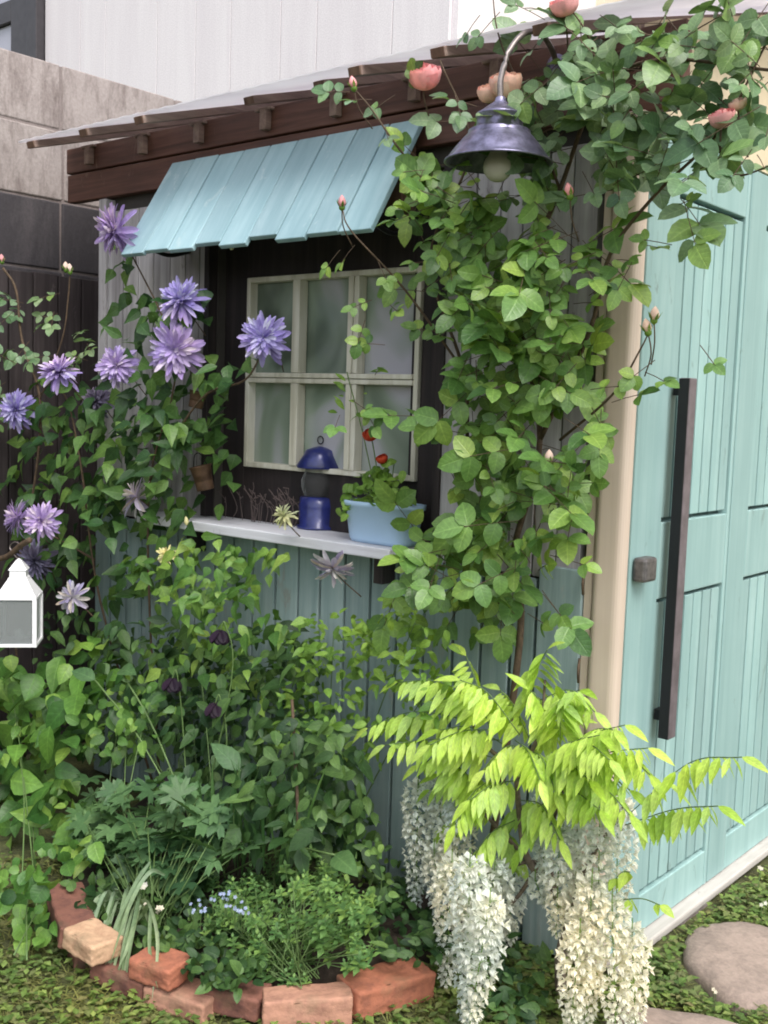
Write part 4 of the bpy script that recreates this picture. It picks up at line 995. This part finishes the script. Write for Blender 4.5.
for sg in (-1, 1): mb.tube([p+Vector((sg*r1*.98, 0, hz(497))), p+Vector((sg*r1*1.12, 0, hz(482))), p+Vector((sg*r1*.95, 0, hz(466)))], .0022, 6)
mb.build('side_wire', M['blue'], bl, smooth=True)

a = onZ(352, 537, ZS); b_ = onZ(412, 541, ZS); pc = (a+b_)/2; pc.y = -.055; pc.x = onY(383, 538, -.055).x
pt = tag(empty('flower_planter', (pc.x, pc.y, ZS)), 'pale blue oval planter with a red flowered plant on the window shelf', 'planter')
hw = (onY(420, 520, pc.y)-onY(345, 520, pc.y)).length/2*.92; hh = onY(383, 502, pc.y).z-ZS
mb = MB(); nn = 32; vs = []; fs = []
def oval(t, s): return (math.copysign(abs(math.cos(t))**.6, math.cos(t))*hw*s, math.copysign(abs(math.sin(t))**.6, math.sin(t))*.058*s)
ring = [(.0, 0.001), (.80, 0), (.86, .012), (.97, hh*.86), (1.03, hh*.88), (1.04, hh), (.98, hh), (.94, hh*.85), (.9, hh*.8)]
for s_, z in ring:
    for k in range(nn): ox, oy = oval(2*math.pi*k/nn, max(s_, .001)); vs.append((pc.x+ox, pc.y+oy, ZS+z))
for r in range(len(ring)-1):
    for k in range(nn): fs.append((r*nn+k, r*nn+(k+1) % nn, (r+1)*nn+(k+1) % nn, (r+1)*nn+k))
mb.add(vs, fs); mb.build('pot', M['planter'], pt, smooth=True)
mb = MB(); mb.add([(pc.x+oval(2*math.pi*k/nn, .92)[0], pc.y+oval(2*math.pi*k/nn, .92)[1], ZS+hh*.82) for k in range(nn)], [tuple(range(nn))]); mb.build('soil', M['soil'], pt)
gp = tag(empty('potted_plant', (pc.x, pc.y, ZS+hh*.82)), 'leafy plant with two scarlet flowers growing in the pale blue planter', 'plant')
lf = MB(); st = MB()
for q in blob_pts([(380, 485, 26, 18, pc.y-.05, pc.y+.04, 46), (355, 495, 14, 12, pc.y-.05, pc.y+.03, 16), (392, 470, 16, 12, pc.y-.04, pc.y+.03, 12), (345, 505, 10, 12, pc.y-.07, pc.y-.02, 6), (400, 495, 14, 8, pc.y-.04, pc.y+.02, 8)]):
    leaf(lf, q, Vector((U(-1, 1), U(-1, .1), U(-.6, .4))), facing(.8, .4), U(.028, .045), U(.024, .036), 'round', .2, .3)
    if random.random() < .3: st.tube([(pc.x+U(-.05, .05), pc.y, ZS+hh*.8), q], .0018, 4)
for q in blob_pts([(350, 400, 14, 26, pc.y-.06, pc.y, 8), (338, 412, 14, 8, pc.y-.06, pc.y, 4)]):
    leaf(lf, q, Vector((U(-1, 1), -.3, U(-.2, .8))), facing(.5, .4), U(.035, .05), .015, 'lance', .2, .2)
for (px, py) in ((371, 434), (382, 459)):
    c = onY(px, py, pc.y-.03); mb = MB()
    rose_flower(mb, c, .021 if py < 450 else .014, (0, -.5, .8), 3); mb.build('bloom', M['red'], gp, smooth=True)
    st.tube(spline([(pc.x-.01, pc.y, ZS+hh*.8), (c.x+.01, c.y+.02, (c.z+ZS+hh)/2), c], 5), .002, 5)
st.tube(spline([(pc.x-.02, pc.y, ZS+hh*.8), onY(362, 430, pc.y), onY(350, 385, pc.y), onY(347, 372, pc.y)], 5), .002, 5)
lf.build('foliage', M['small'], gp, smooth=True); st.build('stems', M['gstem'], gp, smooth=True)
# dry twig bundle on the ledge
mb = MB()
for i in range(26):
    q = onY(U(225, 300), U(505, 514), -.0); q.z = ZS+.002; s = spline([q, q+Vector((U(-.02, .02), U(-.01, .01), U(.04, .07))), q+Vector((U(-.05, .05), U(-.02, .0), U(.08, .13)))], 4); mb.tube(s, .0012, 4)
    for _ in range(3):
        p_ = random.choice(s[3:]); mb.tube([p_, p_+Vector((U(-.02, .02), U(-.01, .0), U(.0, .02)))], .0015, 4)
M['dry'] = plain('dry_twig', (.10, .075, .07), .9)
tag(mb.build('dried_twigs', M['dry']), 'row of thin dry twigs standing on the shelf below the left pane', 'twigs')
# tin pots on the left jamb
def tinpot(px, py, y, R, Hh, tilt, label):
    c = onY(px, py, y); r_ = tag(empty('tin_pot', c), label, 'pot', 'tin pots hung left of the window')
    Mx = Matrix.Rotation(RD(tilt), 3, Vector((.76, .64, 0)).cross(Vector((0, 0, 1))).normalized())
    mb = MB(); mb.lathe(c, [(.001, -Hh/2), (R*.78, -Hh/2), (R*.82, -Hh/2+.004), (R*.86, 0), (R, Hh/2-.006), (R*1.07, Hh/2-.004), (R*1.07, Hh/2+.002), (R*.97, Hh/2), (R*.8, -Hh/2+.01), (.001, -Hh/2+.01)], 24, Mx)
    mb.build('pot_body', M['tin'], r_, smooth=True)
    mb = MB(); mb.tube(spline([c+Mx @ Vector((-R, 0, Hh/2)), c+Mx @ Vector((-R*.4, 0, Hh/2+R*1.1)), c+Mx @ Vector((R*.4, 0, Hh/2+R*1.1)), c+Mx @ Vector((R, 0, Hh/2))], 5), .0018, 5); mb.build('bail', M['black'], r_, smooth=True)
tinpot(203, 478, -.12, .037, .085, 14, 'tilted rusty tin pot hanging low beside the window shelf')
tinpot(197, 400, -.14, .030, .055, -12, 'small rusty tin pot half hidden in clematis leaves, the higher one')

# ------------------------------------------------------------------ white lantern on hook
LY = -.62; lc = onY(19, 642, LY); wl = tag(empty('white_lantern', lc), 'white metal candle lantern hanging from a hook at the left edge', 'lantern')
s_ = (onY(40, 640, LY)-onY(0, 640, LY)).length; a_ = s_*.245; dv = Vector(CAM)-lc; zz = lambda py: onY(19, py, LY).z
rotm = Matrix.Rotation(math.atan2(dv.x, -dv.y)-RD(10), 3, 'Z'); fr = MB()
def rb(mb, x0, x1, y0_, y1_, z0, z1):
    vs = [(x0, y0_, z0), (x1, y0_, z0), (x1, y1_, z0), (x0, y1_, z0), (x0, y0_, z1), (x1, y0_, z1), (x1, y1_, z1), (x0, y1_, z1)]
    mb.add([tuple(Vector((lc.x, lc.y, 0))+rotm @ Vector(v)) for v in vs], [(0, 3, 2, 1), (4, 5, 6, 7), (0, 1, 5, 4), (1, 2, 6, 5), (2, 3, 7, 6), (3, 0, 4, 7)])
zb_, zt_ = zz(643), zz(597)
rb(fr, -a_*1.12, a_*1.12, -a_*1.12, a_*1.12, zb_, zb_+.010)
for sx in (-1, 1):
    for sy in (-1, 1): rb(fr, sx*a_-.007, sx*a_+.007, sy*a_-.007, sy*a_+.007, zb_+.0105, zt_)
rb(fr, -a_*1.1, a_*1.1, -a_*1.1, a_*1.1, zt_+.0005, zt_+.010)
fr.build('frame', M['lanternwhite'], wl, .001)
mb = MB(); mb.lathe((lc.x, lc.y, 0), [(a_*1.5, zt_+.011), (a_*.72, zz(578)), (a_*.72, zz(577)), (a_*.62, zz(576)), (a_*.60, zz(570)), (a_*.70, zz(569)), (a_*.2, zz(560)), (.001, zz(558))], 4, rotm); mb.build('roof', M['lanternwhite'], wl, .001)
mb = MB(); g_ = a_-.009
for ax_ in (-1, 1):
    rb(mb, -g_, g_, ax_*a_-.001, ax_*a_+.001, zb_+.011, zt_); rb(mb, ax_*a_-.001, ax_*a_+.001, -g_, g_, zb_+.011, zt_)
mb.build('glass_pane', glass('milky_lantern_glass', (.62, .66, .66), .22, .15), wl)
mb = MB(); mb.lathe((lc.x, lc.y, zb_+.011), [(.014, 0), (.014, .035), (.012, .037), (.001, .036)], 14); mb.build('candle', M['lanternwhite'], wl, smooth=True)
mb = MB(); mb.tube(spline([onY(19, 560, LY), onY(12, 552, LY), onY(10, 546, LY), onY(15, 542, LY), onY(22, 545, LY)], 6), .0022, 6); mb.build('hook', M['armmetal'], wl, smooth=True)
mb = MB(); hp = [onZ(-30, 940, G), onY(-30, 700, LY), onY(-25, 580, LY), onY(-8, 562, LY), onY(8, 556, LY), onY(20, 546, LY), onY(30, 540, LY)]
mb.tube(spline(hp, 6), .0095, 8); tag(mb.build('garden_hook', M['stem'], smooth=True), 'brown crooked branch hook holding up the white lantern', 'hook')
